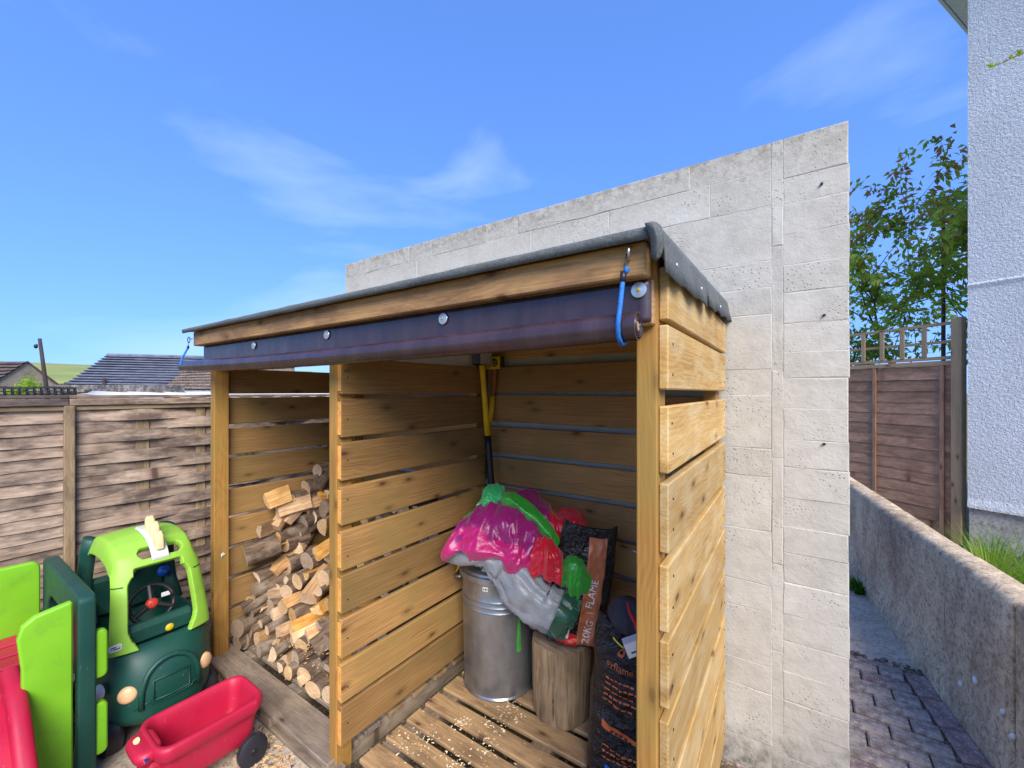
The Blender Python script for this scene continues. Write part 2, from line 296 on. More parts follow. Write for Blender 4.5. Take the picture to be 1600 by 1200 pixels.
# ------------------------------------------------------------------ geometry helpers
class MB:
    def __init__(s): s.v = []; s.f = []; s.m = []
    def add(s, vs, fs, mi=0, M=None):
        o = len(s.v); s.v += [tuple(M @ Vector(p)) if M else tuple(p) for p in vs]
        s.f += [tuple(i + o for i in f) for f in fs]; s.m += [mi] * len(fs); return s
    def box(s, c, size, b=.002, M=None, mi=0):
        x, y, z = (d / 2 for d in size); b = min(b, x * .9, y * .9, z * .9); vs = []; idx = {}
        for sx in (-1, 1):
            for sy in (-1, 1):
                for sz in (-1, 1):
                    for ax in range(3):
                        p = [sx * (x - b), sy * (y - b), sz * (z - b)]
                        p[ax] = (sx * x, sy * y, sz * z)[ax]; idx[(sx, sy, sz, ax)] = len(vs)
                        vs.append(Vector(p) + Vector(c))
        fs = []
        for ax in range(3):
            o1, o2 = [a for a in range(3) if a != ax]
            for sg in (-1, 1):
                q = []
                for a, bb in ((-1, -1), (1, -1), (1, 1), (-1, 1)):
                    k = [0, 0, 0]; k[ax] = sg; k[o1] = a; k[o2] = bb; q.append(idx[(*k, ax)])
                fs.append(q)
            for a in (-1, 1):
                for bb in (-1, 1):
                    q = []
                    for e, axx in ((-1, o1), (1, o1), (1, o2), (-1, o2)):
                        k = [0, 0, 0]; k[ax] = e; k[o1] = a; k[o2] = bb; q.append(idx[(*k, axx)])
                    fs.append(q)
        for sx in (-1, 1):
            for sy in (-1, 1):
                for sz in (-1, 1): fs.append([idx[(sx, sy, sz, a)] for a in range(3)])
        return s.add(vs, fs, mi, M)
    def loft(s, rings, cap0=True, cap1=True, mi=0, close=True):
        n = len(rings[0]); vs = [p for r in rings for p in r]; fs = []
        for i in range(len(rings) - 1):
            for j in range(n if close else n - 1):
                k = (j + 1) % n; fs.append((i * n + j, i * n + k, (i + 1) * n + k, (i + 1) * n + j))
        if cap0: fs.append(tuple(reversed(range(n))))
        if cap1: fs.append(tuple(range((len(rings) - 1) * n, len(rings) * n)))
        return s.add(vs, fs, mi)
    def tube(s, pts, rad, n=10, cap=True, mi=0, flat=1.):
        pts = [Vector(p) for p in pts]; rings = []; up = None
        for i, p in enumerate(pts):
            t = (pts[min(i + 1, len(pts) - 1)] - pts[max(i - 1, 0)]).normalized()
            if up is None: up = t.orthogonal().normalized()
            up = (up - t * up.dot(t)).normalized(); sd = t.cross(up)
            r = rad[i] if isinstance(rad, (list, tuple)) else rad
            rings.append([p + up * (math.cos(a) * r) + sd * (math.sin(a) * r * flat) for a in (2 * math.pi * k / n for k in range(n))])
        return s.loft(rings, cap, cap, mi)
    def lathe(s, prof, n=32, M=None, mi=0, cap0=False, cap1=False):
        rings = [[Vector((r * math.cos(2 * math.pi * k / n), r * math.sin(2 * math.pi * k / n), z)) for k in range(n)] for r, z in prof]
        if M: rings = [[M @ p for p in r] for r in rings]
        return s.loft(rings, cap0, cap1, mi)
    def mesh(s, name, mats, smooth=False):
        me = bpy.data.meshes.new(name); me.from_pydata(s.v, [], s.f)
        for m in (mats if isinstance(mats, (list, tuple)) else [mats]): me.materials.append(MAT[m])
        me.polygons.foreach_set('material_index', s.m)
        bm = bmesh.new(); bm.from_mesh(me); bmesh.ops.recalc_face_normals(bm, faces=bm.faces); bm.to_mesh(me); bm.free()
        if smooth:
            me.polygons.foreach_set('use_smooth', [True] * len(me.polygons))
            if smooth != 'all': me.set_sharp_from_angle(angle=R(smooth if smooth is not True else 40))
        me.update(); return me
    def obj(s, name, mats, parent=None, smooth=False, **k): return link(name, s.mesh(name, mats, smooth), parent, **k)
def link(name, me, parent=None, M=None):
    o = bpy.data.objects.new(name, me); COL.objects.link(o)
    if parent: o.parent = parent
    if M is not None: o.matrix_basis = M
    return o
def tag(o, label=None, cat=None, group=None, kind=None):
    if label: o['label'] = label
    if cat: o['category'] = cat
    if group: o['group'] = group
    if kind: o['kind'] = kind
    return o
def thing(name, label, cat, loc=(0, 0, 0), rz=0, group=None):
    o = bpy.data.objects.new(name, None); COL.objects.link(o); o.location = loc; o.rotation_euler.z = rz
    o.empty_display_size = .1
    return tag(o, label, cat, group)
def inv(parent, M):                      # world matrix -> local to an unrotated, moved parent
    return Matrix.Translation(-Vector(parent.location)) @ M if parent else M
CACHE = {}
def board(parent, name, a, b, wdir, w_, t_, mat, bev=.003, extra=None):
    """plank from a to b (centre line), width w_ along wdir, thickness t_ across"""
    a, b = Vector(a), Vector(b); x = (b - a); ln = x.length; x.normalize()
    y = Vector(wdir); y = (y - x * y.dot(x)).normalized(); z = x.cross(y)
    key = (round(ln, 3), round(w_, 3), round(t_, 3), mat, bev)
    if key not in CACHE: CACHE[key] = MB().box((0, 0, 0), (ln, w_, t_), bev).mesh(name, mat)
    M = Matrix((x, y, z)).transposed().to_4x4(); M.translation = (a + b) / 2
    if extra: M = M @ extra
    return link(name, CACHE[key], parent, inv(parent, M))
def subsurf(o, n=2):
    m = o.modifiers.new('s', 'SUBSURF'); m.levels = m.render_levels = n; return o
def rrect(w_, h_, r, n=5):
    """rounded rectangle outline as 2D points"""
    out = []
    for cx, cy, a0 in ((w_/2 - r, h_/2 - r, 0), (-w_/2 + r, h_/2 - r, 90), (-w_/2 + r, -h_/2 + r, 180), (w_/2 - r, -h_/2 + r, 270)):
        for k in range(n + 1):
            a = R(a0 + 90 * k / n); out.append((cx + r * math.cos(a), cy + r * math.sin(a)))
    return out
def text_mesh(txt, size):
    c = bpy.data.curves.new('t', 'FONT'); c.body = txt; c.size = size; c.align_x = 'CENTER'; c.align_y = 'CENTER'; c.resolution_u = 3
    o = bpy.data.objects.new('t', c); COL.objects.link(o)
    dg = bpy.context.evaluated_depsgraph_get(); me = bpy.data.meshes.new_from_object(o.evaluated_get(dg))
    bpy.data.objects.remove(o); return me

# ================================================================== SETTING
def smooth(a, b, x):
    t = max(0, min(1, (x - a) / (b - a))); return t * t * (3 - 2 * t)
def ground_h(x, y):
    r = math.hypot(x, y)
    return -1.9 * smooth(8, 24, r) - .012
def grid_mesh(name, xs, ys, h, mat):
    vs = [(x, y, h(x, y)) for y in ys for x in xs]; n = len(xs)
    fs = [(j*n+i, j*n+i+1, (j+1)*n+i+1, (j+1)*n+i) for j in range(len(ys)-1) for i in range(n-1)]
    return MB().add(vs, fs).mesh(name, mat, 'all')
coords = [-900, -500, -300, -180, -120, -80] + list(range(-60, 61, 3)) + [80, 120, 180, 300, 500, 900]
MAT['groundm'] = m_tiles('rough_grass_and_soil', srgb(92, 98, 52), srgb(128, 124, 84), 2)
tag(link('ground', grid_mesh('ground', coords, coords, ground_h, 'groundm')), kind='structure')
# hill far to the left: pale fields, a hedge line
def hill_h(u, v): return -2.5 + 26 * smooth(0, 1, v) + 3 * math.sin(u * 2.1 + .5) * v - 2.2 * u * v
hv = []; N = 40
for j in range(12):
    for i in range(N):
        a = R(60 + 75 * i / (N - 1)); d = 190 + 300 * j / 11          # bearings left of +Y
        hv.append((-math.sin(a) * d, math.cos(a) * d, hill_h((i / (N - 1)) * 2 - 1, j / 11)))
tag(MB().add(hv, [(j*N+i, j*N+i+1, (j+1)*N+i+1, (j+1)*N+i) for j in range(11) for i in range(N-1)]).obj('hill', 'field', None, 'all'), kind='structure')
# hedgerow: many small leaf clumps along the foot of the hill
rng = random.Random(3); mb = MB()
for k in range(2600):
    a = R(rng.uniform(64, 88)); d = 170 + rng.gauss(0, 2); bump_ = .6 + .4 * math.sin(a * 160) + .3 * math.sin(a * 61)
    c = Vector((-math.sin(a) * d, math.cos(a) * d, -2 + rng.random() ** 1.2 * (3.0 + 3.4 * bump_)))
    q = rng.uniform(.5, 1.1); x = Vector((rng.gauss(0, 1), rng.gauss(0, 1), rng.gauss(0, 1))).normalized(); y = x.orthogonal().normalized()
    mb.add([c - x*q - y*q, c + x*q - y*q*.6, c + x*q*.7 + y*q, c - x*q + y*q*.8], [(0, 1, 2, 3)])
tag(mb.obj('hedgerow', 'hedge'), 'dark hedgerow along the foot of the far hill', 'hedge', kind='stuff')

# patio slabs left front, path and pavers right
patio = tag(MB().box((-1.2, -.6, -.028), (4.2, 2.4, .05), .002).obj('patio', 'soil'), kind='structure')
rng = random.Random(5)
sx = [-3.0, -2.42, -1.83, -1.24, -.66]; sy = [-1.75, -1.15, -.56, .02]
for i in range(4):
    for j in range(3):
        x0, x1, y0, y1 = sx[i] + .006, sx[i+1] - .006, sy[j] + .006, sy[j+1] - .006
        M = Matrix.Translation(((x0+x1)/2, (y0+y1)/2, -.012 + rng.uniform(-.002, .002)))
        MB().box((0, 0, 0), (x1-x0, y1-y0, .04), .004).obj('paving_slab', 'slab', patio, M=M)
LW = lambda y: .687 + (3.052 - y) * .14                              # low wall face line
path = tag(MB().box((.25, 1.42, -.02), (1.9, 5.6, .03), .002).obj('path', 'soil'), kind='structure')
mb = MB().add([(-.4, 2.12, .006), (LW(2.12) - .0, 2.12, .006), (LW(4.2), 4.2, .006), (-.4, 4.2, .006), (-.4, 2.12, -.03), (LW(2.12), 2.12, -.03)], [(0, 1, 2, 3), (0, 4, 5, 1)])
mb.obj('concrete_path', 'pathconc', path)
rng = random.Random(11)
for r_ in range(16):
    y = 2.045 - r_ * .103; x = LW(y) - .116; first = True
    ang = R(-1.2)
    while x > .08 and y > .99:
        ln = .196
        if first and r_ % 2 == 0: ln = .098
        M = Matrix.Translation((x - ln/2, y, .0 + rng.uniform(-.0025, .002))) @ Matrix.Rotation(rng.gauss(0, .01) + ang, 4, 'Z')
        key = ('pav', ln, rng.random() < .18)
        if key not in CACHE: CACHE[key] = MB().box((0, 0, 0), (ln, .095, .03), .006).mesh('paver', 'paverred' if key[2] else 'paver')
        link('paver', CACHE[key], path, M); x -= ln + .007; first = False
for k in range(13):                                                  # red edging course along the wall
    y = 2.0 - k * .203
    M = Matrix.Translation((LW(y) - .058, y, .001 + rng.uniform(-.002, .002))) @ Matrix.Rotation(R(98), 4, 'Z')
    if 'edge' not in CACHE: CACHE['edge'] = MB().box((0, 0, 0), (.196, .092, .03), .006).mesh('edging_paver', 'paverred')
    link('edging_paver', CACHE['edge'], path, M)
for k in range(10):                                                  # red header course against the concrete
    M = Matrix.Translation((LW(2.09) - .2 - k * .203, 2.092 , .001)) @ Matrix.Rotation(R(-1), 4, 'Z'); 
    if k < 5: link('edging_paver', CACHE['edge'], path, M @ Matrix.Scale(.55, 4, (0, 1, 0)))

# ================================================================== PAINTED BLOCK WALL
WY, WX0, WX1, WT = .97, -2.607, .394, 2.492
wall = thing('block_wall', 'tall cream painted concrete block wall behind the log store', 'wall', (-1.1, WY, 0))
MAT['mortar'] = MAT['block']
MB().box((-(1.1) * 0 + (WX0+WX1)/2 + 1.1, .105, WT/2), (WX1-WX0-.024, .2, WT-.012), .003).obj('mortar_core', 'mortar', wall)
rng = random.Random(2)
def wblock(x0, x1, z0, z1):
    w_, h_ = x1 - x0, z1 - z0; nx_ = max(2, int(w_ / .055)); nz_ = max(2, int(h_ / .05)); peri = []
    for k in range(nx_): peri.append((-w_/2 + w_*k/nx_, -h_/2))
    for k in range(nz_): peri.append((w_/2, -h_/2 + h_*k/nz_))
    for k in range(nx_): peri.append((w_/2 - w_*k/nx_, h_/2))
    for k in range(nz_): peri.append((-w_/2, h_/2 - h_*k/nz_))
    dp = rng.uniform(-.0012, .0010); r0, r1, r2 = [], [], []
    for x, z in peri:
        j_ = .5 + noise.noise(((x + x0) * 9, (z + z0) * 9, 3)); ins = max(.001, .0045 * j_ + rng.uniform(-.001, .002)); 
        k_ = 1 - ins / (w_/2); l_ = 1 - ins / (h_/2)
        r0.append((x * (1 + .0012 / w_), .1, z * (1 + .0012 / h_))); r1.append((x * (1 + .0012 / w_), .0026 * max(0, j_), z * (1 + .0012 / h_))); r2.append((x * k_, dp + rng.uniform(-.0006, .0006), z * l_))
    mb = MB().loft([[Vector(p) for p in r_] for r_ in (r0, r1, r2)], False, True)
    mb.obj('block', 'block', wall, False, M=Matrix.Translation(((x0+x1)/2 + 1.1, -.002, (z0+z1)/2)))
PX0, PX1 = .158, .196                                                 # the vertical joint of the end pier
z = 0; ci = 0
hs = [.135, .2, .105, .215, .105, .21, .215, .11, .21, .105, .215, .105, .105, .215, .215, .105]
while z < WT - .01:
    h = hs[ci % len(hs)]; z1 = z + h
    if z > WT - .11: z1 = WT
    elif z1 > WT - .18: z1 = WT - .105
    top = z1 >= WT - .001
    x = PX0 - (0 if ci % 2 else .22); seg = [(x, PX0)] if ci % 2 == 0 else []
    while x > WX0 + .01:
        ln = .44 if not top else rng.choice((.22, .3, .44)); x0 = max(WX0, x - ln)
        if x0 - WX0 < .08: x0 = WX0
        seg.append((x0, x)); x = x0
    for a, b in seg: wblock(a, b, z, z1)
    z = z1; ci += 1
z = 0
hp = [.12, .115, .1, .11, .118, .105]
ci = 0
while z < WT - .01:
    z1 = z + hp[ci % 6]
    if z1 > WT - .07: z1 = WT
    wblock(PX1, WX1 + rng.choice((-.003, -.001, .0, .001)), z, z1); z = z1; ci += 1
z = 0
while z < WT - .01:                                                   # thin slips filling the pier joint
    z1 = min(WT, z + rng.uniform(.3, .55)); z1 = WT if WT - z1 < .15 else z1
    wblock(PX0, PX1, z, z1); z = z1
for px, py in ((1284, 286), (1288, 492), (1288, 694)):               # small fixing holes with plugs
    p = ony(px, py, WY - .012)
    MB().lathe([(.0, .0), (.004, .0), (.005, .004), (.0045, .02)], 10).obj('wall_plug', 'darksteel', wall, True, M=Matrix.Translation(p - wall.location) @ Matrix.Rotation(R(-90), 4, 'X'))

# ================================================================== LOG STORE
DZ = .10                                                              # deck top
store = thing('log_store', 'open fronted timber log store with two bays against the painted wall', 'log store', (-1.2, .45, 0))
XL, XR, YB = -2.4, 0., .947
def post(x, y, z0, z1, wx=.047, wy=.07, mat='post', nm='post'):
    return board(store, nm, (x, y, z0), (x, y, z1), (1, 0, 0), wx, wy, mat, .003)
post(-.0455, .035, DZ - .06, 1.83); post(-1.2505, .035, DZ - .06, 1.83); post(-2.3545, .035, DZ - .06, 1.83, .045)
for x in (-.0455, -1.2505, -2.3545): post(x, .888, DZ, 1.85, nm='rear_post')
rng = random.Random(21)
def hboard(p, q, z0, z1, wdir, t_, mat, nm):
    zc = (z0+z1)/2 + rng.uniform(-.003, .003)
    return board(store, nm, (*p, zc), (*q, zc), (0, 0, 1), z1 - z0 + rng.uniform(-.004, .002), t_, mat, .0035,
                 Matrix.Rotation(rng.gauss(0, .0025), 4, 'Z'))
MB().box((0, 0, 0), (.022, .02, .02))
# right side (outside face x = 0)
RS = [(1.665, 1.522), (1.49, 1.337), (1.318, 1.163), (1.14, .987), (.965, .812), (.79, .637), (.612, .46), (.437, .285), (.262, .112)]
hboard((-.011, .012), (-.011, YB), 1.68, 1.80, 0, .022, 'timR', 'side_board')
for z1, z0 in RS: hboard((-.011, .010 + rng.uniform(-.002, .004)), (-.011, YB - .004), z0, z1, 0, .022, 'timR', 'side_board')
LV = [(1.655, 1.512), (1.492, 1.343), (1.322, 1.173), (1.152, 1.003), (.982, .832), (.812, .663), (.642, .493), (.472, .323), (.302, .15)]
for z1, z0 in LV:
    hboard((-1.216, .008), (-1.216, .905), z0, z1, 0, .022, 'tim', 'divider_board')
    MB().box((0, 0, 0), (.0215, .002, (z1 - z0) * .86), .0005).obj('board_end', 'endgrain', store, M=inv(store, Matrix.Translation((-1.216, .0065, (z1 + z0) / 2))))
for z1, z0 in LV: hboard((-2.389, .006), (-2.389, YB), z0 - .006, z1 - .006, 0, .022, 'tim', 'side_board')
for z1, z0 in [(1.82, 1.69)] + LV: hboard((-1.203, .936), (-.024, .936), z0 + .008, z1 + .008, 0, .022, 'tim', 'back_board')
for z1, z0 in LV: hboard((-2.376, .936), (-1.2265, .936), z0 + .008, z1 + .008, 0, .022, 'tim', 'back_board')
# deck of two pallets
ys = [.04, .165, .275, .385, .505, .64, .77, .885]
for i, y in enumerate(ys[:-1]):
    y0, y1 = y + .016, ys[i+1] - .012
    board(store, 'deck_slat', (-1.165, (y0+y1)/2, DZ - .011), (-.03, (y0+y1)/2, DZ - .011), (0, 1, 0), y1 - y0, .02, 'deck', .005)
board(store, 'deck_slat', (-1.15, -.02, DZ - .013), (-.03, -.02, DZ - .013), (0, 1, 0), .075, .02, 'deck', .005)
for y0, y1, nm, mt in ((-.03, .108, 'front_board', 'deckgrey'), (.145, .225, 'deck_slat', 'deckgrey'), (.27, .36, 'deck_slat', 'deck'), (.41, .5, 'deck_slat', 'deck'), (.55, .64, 'deck_slat', 'deck'), (.69, .78, 'deck_slat', 'deck'), (.82, .9, 'deck_slat', 'deck')):
    board(store, nm, (-2.44 if nm == 'front_board' else -2.33, (y0+y1)/2, DZ - .01), (-1.245 if nm != 'front_board' else -1.238, (y0+y1)/2, DZ - .01), (0, 1, 0), y1 - y0, .022, mt, .004)
for x in (-2.25, -1.78, -1.31, -1.12, -.62, -.12): board(store, 'deck_bearer', (x, .07, .038), (x, .9, .038), (1, 0, 0), .09, .08, 'deckgrey')
board(store, 'deck_skid', (-2.4, .03, .016), (-1.245, .03, .016), (0, 1, 0), .1, .02, 'deckgrey')
for x in (-2.3, -1.78, -1.29): board(store, 'deck_block', (x, .0, .054), (x + .09, .0, .054), (0, 1, 0), .05, .055, 'deckgrey')
# roof: fascia, boarded deck, felt with folded flaps
board(store, 'fascia', (-2.435, -.038, 1.802), (-.03, -.038, 1.802), (0, 0, 1), .074, .044, 'fascia', .004)
board(store, 'header_rail', (-2.376, .0115 - .0235, 1.715), (-.024, .0115 - .0235, 1.715), (0, 0, 1), .098, .02, 'fascia', .003)
def roof_z(y): return 1.842 + (y + .09) * .032
mb = MB(); ny = 8
for zoff in (0,):
    rings = []
    for k in range(ny + 1):
        y = -.075 + (YB + .015 + .075) * k / ny
        rings.append([Vector((-2.47, y, roof_z(y))), Vector((-.004, y, roof_z(y))), Vector((-.004, y, roof_z(y) + .012)), Vector((-2.47, y, roof_z(y) + .012))])
    mb.loft(rings)
roof = mb.obj('roof', 'tim', store, M=inv(store, Matrix()))
# felt sheet as one folded surface: front lip, top, right flap
nx = 120; rows = []
def felt_row(x, dz=0):
    f = noise.noise((x * 3, 1.3, 0)); g = noise.noise((x * 9, 4.1, 0))
    r_ = []
    lip = .010 + .005 * f + .004 * g
    r_.append((x, -.088 - .004 * f, roof_z(-.09) - lip)); r_.append((x, -.092 - .004 * f, roof_z(-.09) + .006)); r_.append((x, -.089, roof_z(-.09) + .0135 + .003 * g)); r_.append((x, -.07, roof_z(-.07) + .0165))
    for k in range(1, 9):
        y = -.07 + (YB + .03 + .07) * k / 8; r_.append((x, y, roof_z(y) + .016 + .004 * noise.noise((x * 5, y * 5, 2))))
    return r_
rows = [felt_row(-2.5 + (2.5 - .006) * i / nx) for i in range(nx + 1)]
m_ = len(rows[0])
mb = MB().add([p for r_ in rows for p in r_], [(i*m_+j, i*m_+j+1, (i+1)*m_+j+1, (i+1)*m_+j) for i in range(nx) for j in range(m_-1)])
fo = mb.obj('roof_felt', 'felt', roof, 'all'); fo.modifiers.new('s', 'SOLIDIFY').thickness = .004
fl = []; n2 = 60
for i in range(n2 + 1):
    y = -.055 + (YB + .03 + .055) * i / n2; wob = noise.noise((y * 7, 8.8, 0)); zt = roof_z(y) + .016
    drop = .10 + .012 * math.sin(y * 38) * .5 + .008 * wob - .012 * smooth(.2, .9, y)
    if .42 < y < .45: drop -= .03
    bulge = .008 + .004 * math.sin(y * 40) + .006 * wob
    fl.append([(-.008, y, zt), (.004, y, zt - .004), (.0075, y, zt - .02), (.009 + .3*bulge, y, zt - drop * .6), (.009 + bulge, y, zt - drop)])
mb = MB().add([p for r_ in fl for p in r_], [(i*5+j, i*5+j+1, (i+1)*5+j+1, (i+1)*5+j) for i in range(n2) for j in range(4)])
fo = mb.obj('felt_flap', 'felt', roof, 'all'); fo.modifiers.new('s', 'SOLIDIFY').thickness = .004
# bunched felt fold at the right front corner
mb = MB(); pts = [(-.012, -.09, 1.862), (.0, -.088, 1.842), (.002, -.082, 1.81), (-.006, -.078, 1.785)]
rr = []
for i, p in enumerate(pts):
    k = i / 3; wd = .024 * (1 - .55 * k)
    rr.append([Vector(p) + Vector((math.cos(a) * wd * .5 + .006*math.sin(3*a), math.sin(a) * wd * 1.1, .004*math.cos(2*a))) for a in (2*math.pi*t/14 for t in range(14))])
subsurf(mb.loft(rr).obj('felt_fold', 'felt', roof, 'all'), 1)
for o in [c for c in roof.children]: o.matrix_basis = Matrix.Translation(-Vector((0, 0, 0))); 
for k, y in enumerate((.03, .2, .33, .52, .7, .86)):                  # clout nails in the flap
    MB().lathe([(0, .003), (.005, .002), (.0055, 0)], 10).obj('clout_nail', 'zinc', roof, True, M=Matrix.Translation((.013, y, roof_z(y) - .045 - .02 * (k % 2))) @ Matrix.Rotation(R(90), 4, 'Y'))
# rolled vinyl cover: hanging strip + roll + washers
cover = MB(); nn = 90; r2 = []
for i in range(nn + 1):
    x = -2.395 + (2.395 - .028) * i / nn; wv = noise.noise((x * 4, 0, 3)) ; ww = noise.noise((x * 14, 2, 3))
    sag = -.012 * math.sin(math.pi * i / nn)
    r2.append([(x, -.0255 - .002 * ww * (k_ > .1) - .003 * k_ * wv, 1.766 - k_ * (.098 - sag)) for k_ in (0, .12, .3, .5, .7, .85, .95)])
cover.add([p for r_ in r2 for p in r_], [(i*7+j, i*7+j+1, (i+1)*7+j+1, (i+1)*7+j) for i in range(nn) for j in range(6)])
cov = cover.obj('roll_up_cover', 'vinyl', store, 'all', M=inv(store, Matrix())); cov.modifiers.new('s', 'SOLIDIFY').thickness = .0015
mb = MB(); rg = []; RR = .0305
for i in range(121):
    x = -2.535 + (2.535 - .042) * i / 120; sag = -.012 * math.sin(math.pi * i / 120)
    rr_ = RR * (1 + .035 * noise.noise((x * 5, 3, 1)) + .02 * noise.noise((x * 16, 7, 1)))
    rg.append([Vector((x, -.0680 + math.cos(a) * rr_, 1.658 + sag + math.sin(a) * rr_)) for a in (2*math.pi*t/28 for t in range(28))])
rg.append([Vector((p.x, -.068 + (p.y + .068) * .9, 1.658 + (p.z - 1.658) * .9)) for p in rg[-1]])
rg.append([p + Vector((-.05, 0, 0)) for p in rg[-1]])
mb.loft(rg)
mb.obj('cover_roll', 'vinyl', cov, 50)
mb = MB()                                                             # spiral of vinyl visible in the open end
sp = []
for t in range(70):
    a = t * .28; r_ = .0265 - .00017 * t * 1.2; sp.append((-.0405, -.068 + math.cos(a) * r_, 1.658 + math.sin(a) * r_))
mb.add(sp + [(p[0] - .03, p[1], p[2]) for p in sp], [(i, i+1, i+71, i+70) for i in range(69)])
so_ = mb.obj('roll_spiral', 'vinyl', cov, 'all'); so_.modifiers.new('s', 'SOLIDIFY').thickness = .0008
MB().tube([(-.1, -.068, 1.658), (-.044, -.068, 1.658)], .011, 14).obj('roll_batten', 'timR', cov)
for px, py in ((396, 540), (510, 523), (692, 498), (998, 453)):
    p = ony(px, py, -.030)
    wsh = MB().lathe([(.003, .0035), (.006, .003), (.0165, .0012), (.0175, 0), (.0165, -.001)], 28, cap0=True).obj('washer', 'zinc', cov, True, M=Matrix.Translation(p) @ Matrix.Rotation(R(90), 4, 'X'))
    MB().lathe([(0, .0065), (.003, .006), (.0042, .0045), (.0042, .003)], 12, M=Matrix.Translation(p) @ Matrix.Rotation(R(90), 4, 'X')).obj('screw_head', 'yellowpl', cov, True)
# screw hooks
def torus_pts(c, r_, ax0, ax1, a0=0, a1=360, n=20): return [Vector(c) + Vector(ax0) * (math.cos(R(a0 + (a1-a0)*k/n)) * r_) + Vector(ax1) * (math.sin(R(a0 + (a1-a0)*k/n)) * r_) for k in range(n + 1)]
hk = ony(984, 393, -.062)
MB().tube([hk + Vector((0, .02, .008)), hk + Vector((0, 0, .009))] + torus_pts(hk + Vector((0, -.004, -.004)), .013, (0, 0, 1), (.25, -.97, 0), 10, 300), .0033, 10).obj('screw_hook', 'steel', store, 'all', M=inv(store, Matrix()))
hl = ony(295, 531, -.04)
MB().tube([hl + Vector((.05, .0, .003)), hl + Vector((.016, 0, .001))] + torus_pts(hl, .016, (1, 0, 0), (0, 0, 1), 10, 350), .0022, 8).obj('screw_eye', 'darksteel', store, 'all', M=inv(store, Matrix()))
# white cable clip on the left post, nails, knot holes
cl = onx(346, 868, -2.3318)
MB().tube([cl + Vector((.004, 0, -.012)), cl + Vector((.004, 0, .008)), cl + Vector((.004, .008, .012)), cl + Vector((.004, .014, .004)), cl + Vector((.004, .004, .0))], .0028, 8).obj('cable_clip', 'white', store, 'all', M=inv(store, Matrix()))
rng = random.Random(9)
nail = MB().lathe([(0, .0012), (.003, .001), (.0034, -.002)], 8).mesh('nail', 'darksteel', True)
for z1, z0 in RS:
    for y in (.05, .9):
        for dz in (.035, -.035):
            link('nail', nail, store, inv(store, Matrix.Translation((.0006, y + rng.uniform(-.01, .01), (z0+z1)/2 + dz)) @ Matrix.Rotation(R(90), 4, 'Y')))
for z1, z0 in LV[:9]:
    for x in (-1.16, -.07): link('nail', nail, store, inv(store, Matrix.Translation((x, .9246, (z0+z1)/2 + rng.uniform(-.03, .03))) @ Matrix.Rotation(R(90), 4, 'X')))
    link('nail', nail, store, inv(store, Matrix.Translation((-1.2046, .035, (z0+z1)/2 + rng.uniform(-.03, .03))) @ Matrix.Rotation(R(90), 4, 'Y')))
# bungee cords
bu = ony(980, 425, -.094)
mb = MB(); top = hk + Vector((-.002, -.012, -.02))
mb.tube([top + Vector((.0, 0, .012)), top + Vector((-.004, -.003, -.012)), top + Vector((-.006, -.004, -.035))], .0016, 8)
bng = mb.obj('bungee_hook', 'darksteel', None, 'all')
b1 = thing('bungee_cord', 'blue bungee cord hooked at the right end of the rolled cover', 'bungee cord')
bng.parent = b1
c0 = top + Vector((-.006, -.004, -.03)); xr = ony(968, 500, -.094).x
cord = [c0, c0 + Vector((-.002, -.004, -.03)), Vector((xr + .004, -.101, 1.70)), Vector((xr, -.1045, 1.66)), Vector((xr - .001, -.098, 1.635)), Vector((xr - .002, -.078, 1.621)), Vector((xr - .002, -.053, 1.626)), Vector((xr, -.036, 1.645))]
MB().tube(cord, .0052, 10).obj('cord', 'bungee', b1, 'all')
MB().tube([c0 + Vector((0, 0, .004)), c0 + Vector((-.001, -.002, -.018))], .0068, 10).obj('wire_whipping', 'darksteel', b1, 'all')
MB().lathe([(0, .008), (.005, .006), (.0062, 0), (.004, -.006), (0, -.008)], 10, M=Matrix.Translation(c0 + Vector((.007, -.002, .006)))).obj('cord_end', 'bungee', b1, 'all')
b2 = thing('bungee_cord', 'thin dark blue bungee cord hanging at the left end of the rolled cover', 'bungee cord')
q = hl + Vector((0, 0, -.016)); xl = -2.505
MB().tube([q + Vector((0, 0, .004)), q + Vector((-.003, -.002, -.02))], .0014, 8).obj('bungee_hook', 'darksteel', b2, 'all')
MB().tube([q + Vector((-.003, -.002, -.018)), q + Vector((-.002, -.003, -.034))], .006, 8).obj('cord_end', 'black', b2, 'all')
MB().tube([q + Vector((-.003, -.003, -.03)), Vector((xl - .01, -.085, 1.70)), Vector((xl, -.0955, 1.665)), Vector((xl + .006, -.085, 1.638)), Vector((xl + .01, -.06, 1.627)), Vector((xl + .014, -.035, 1.64))], .0045, 10).obj('cord', 'bungee', b2, 'all')

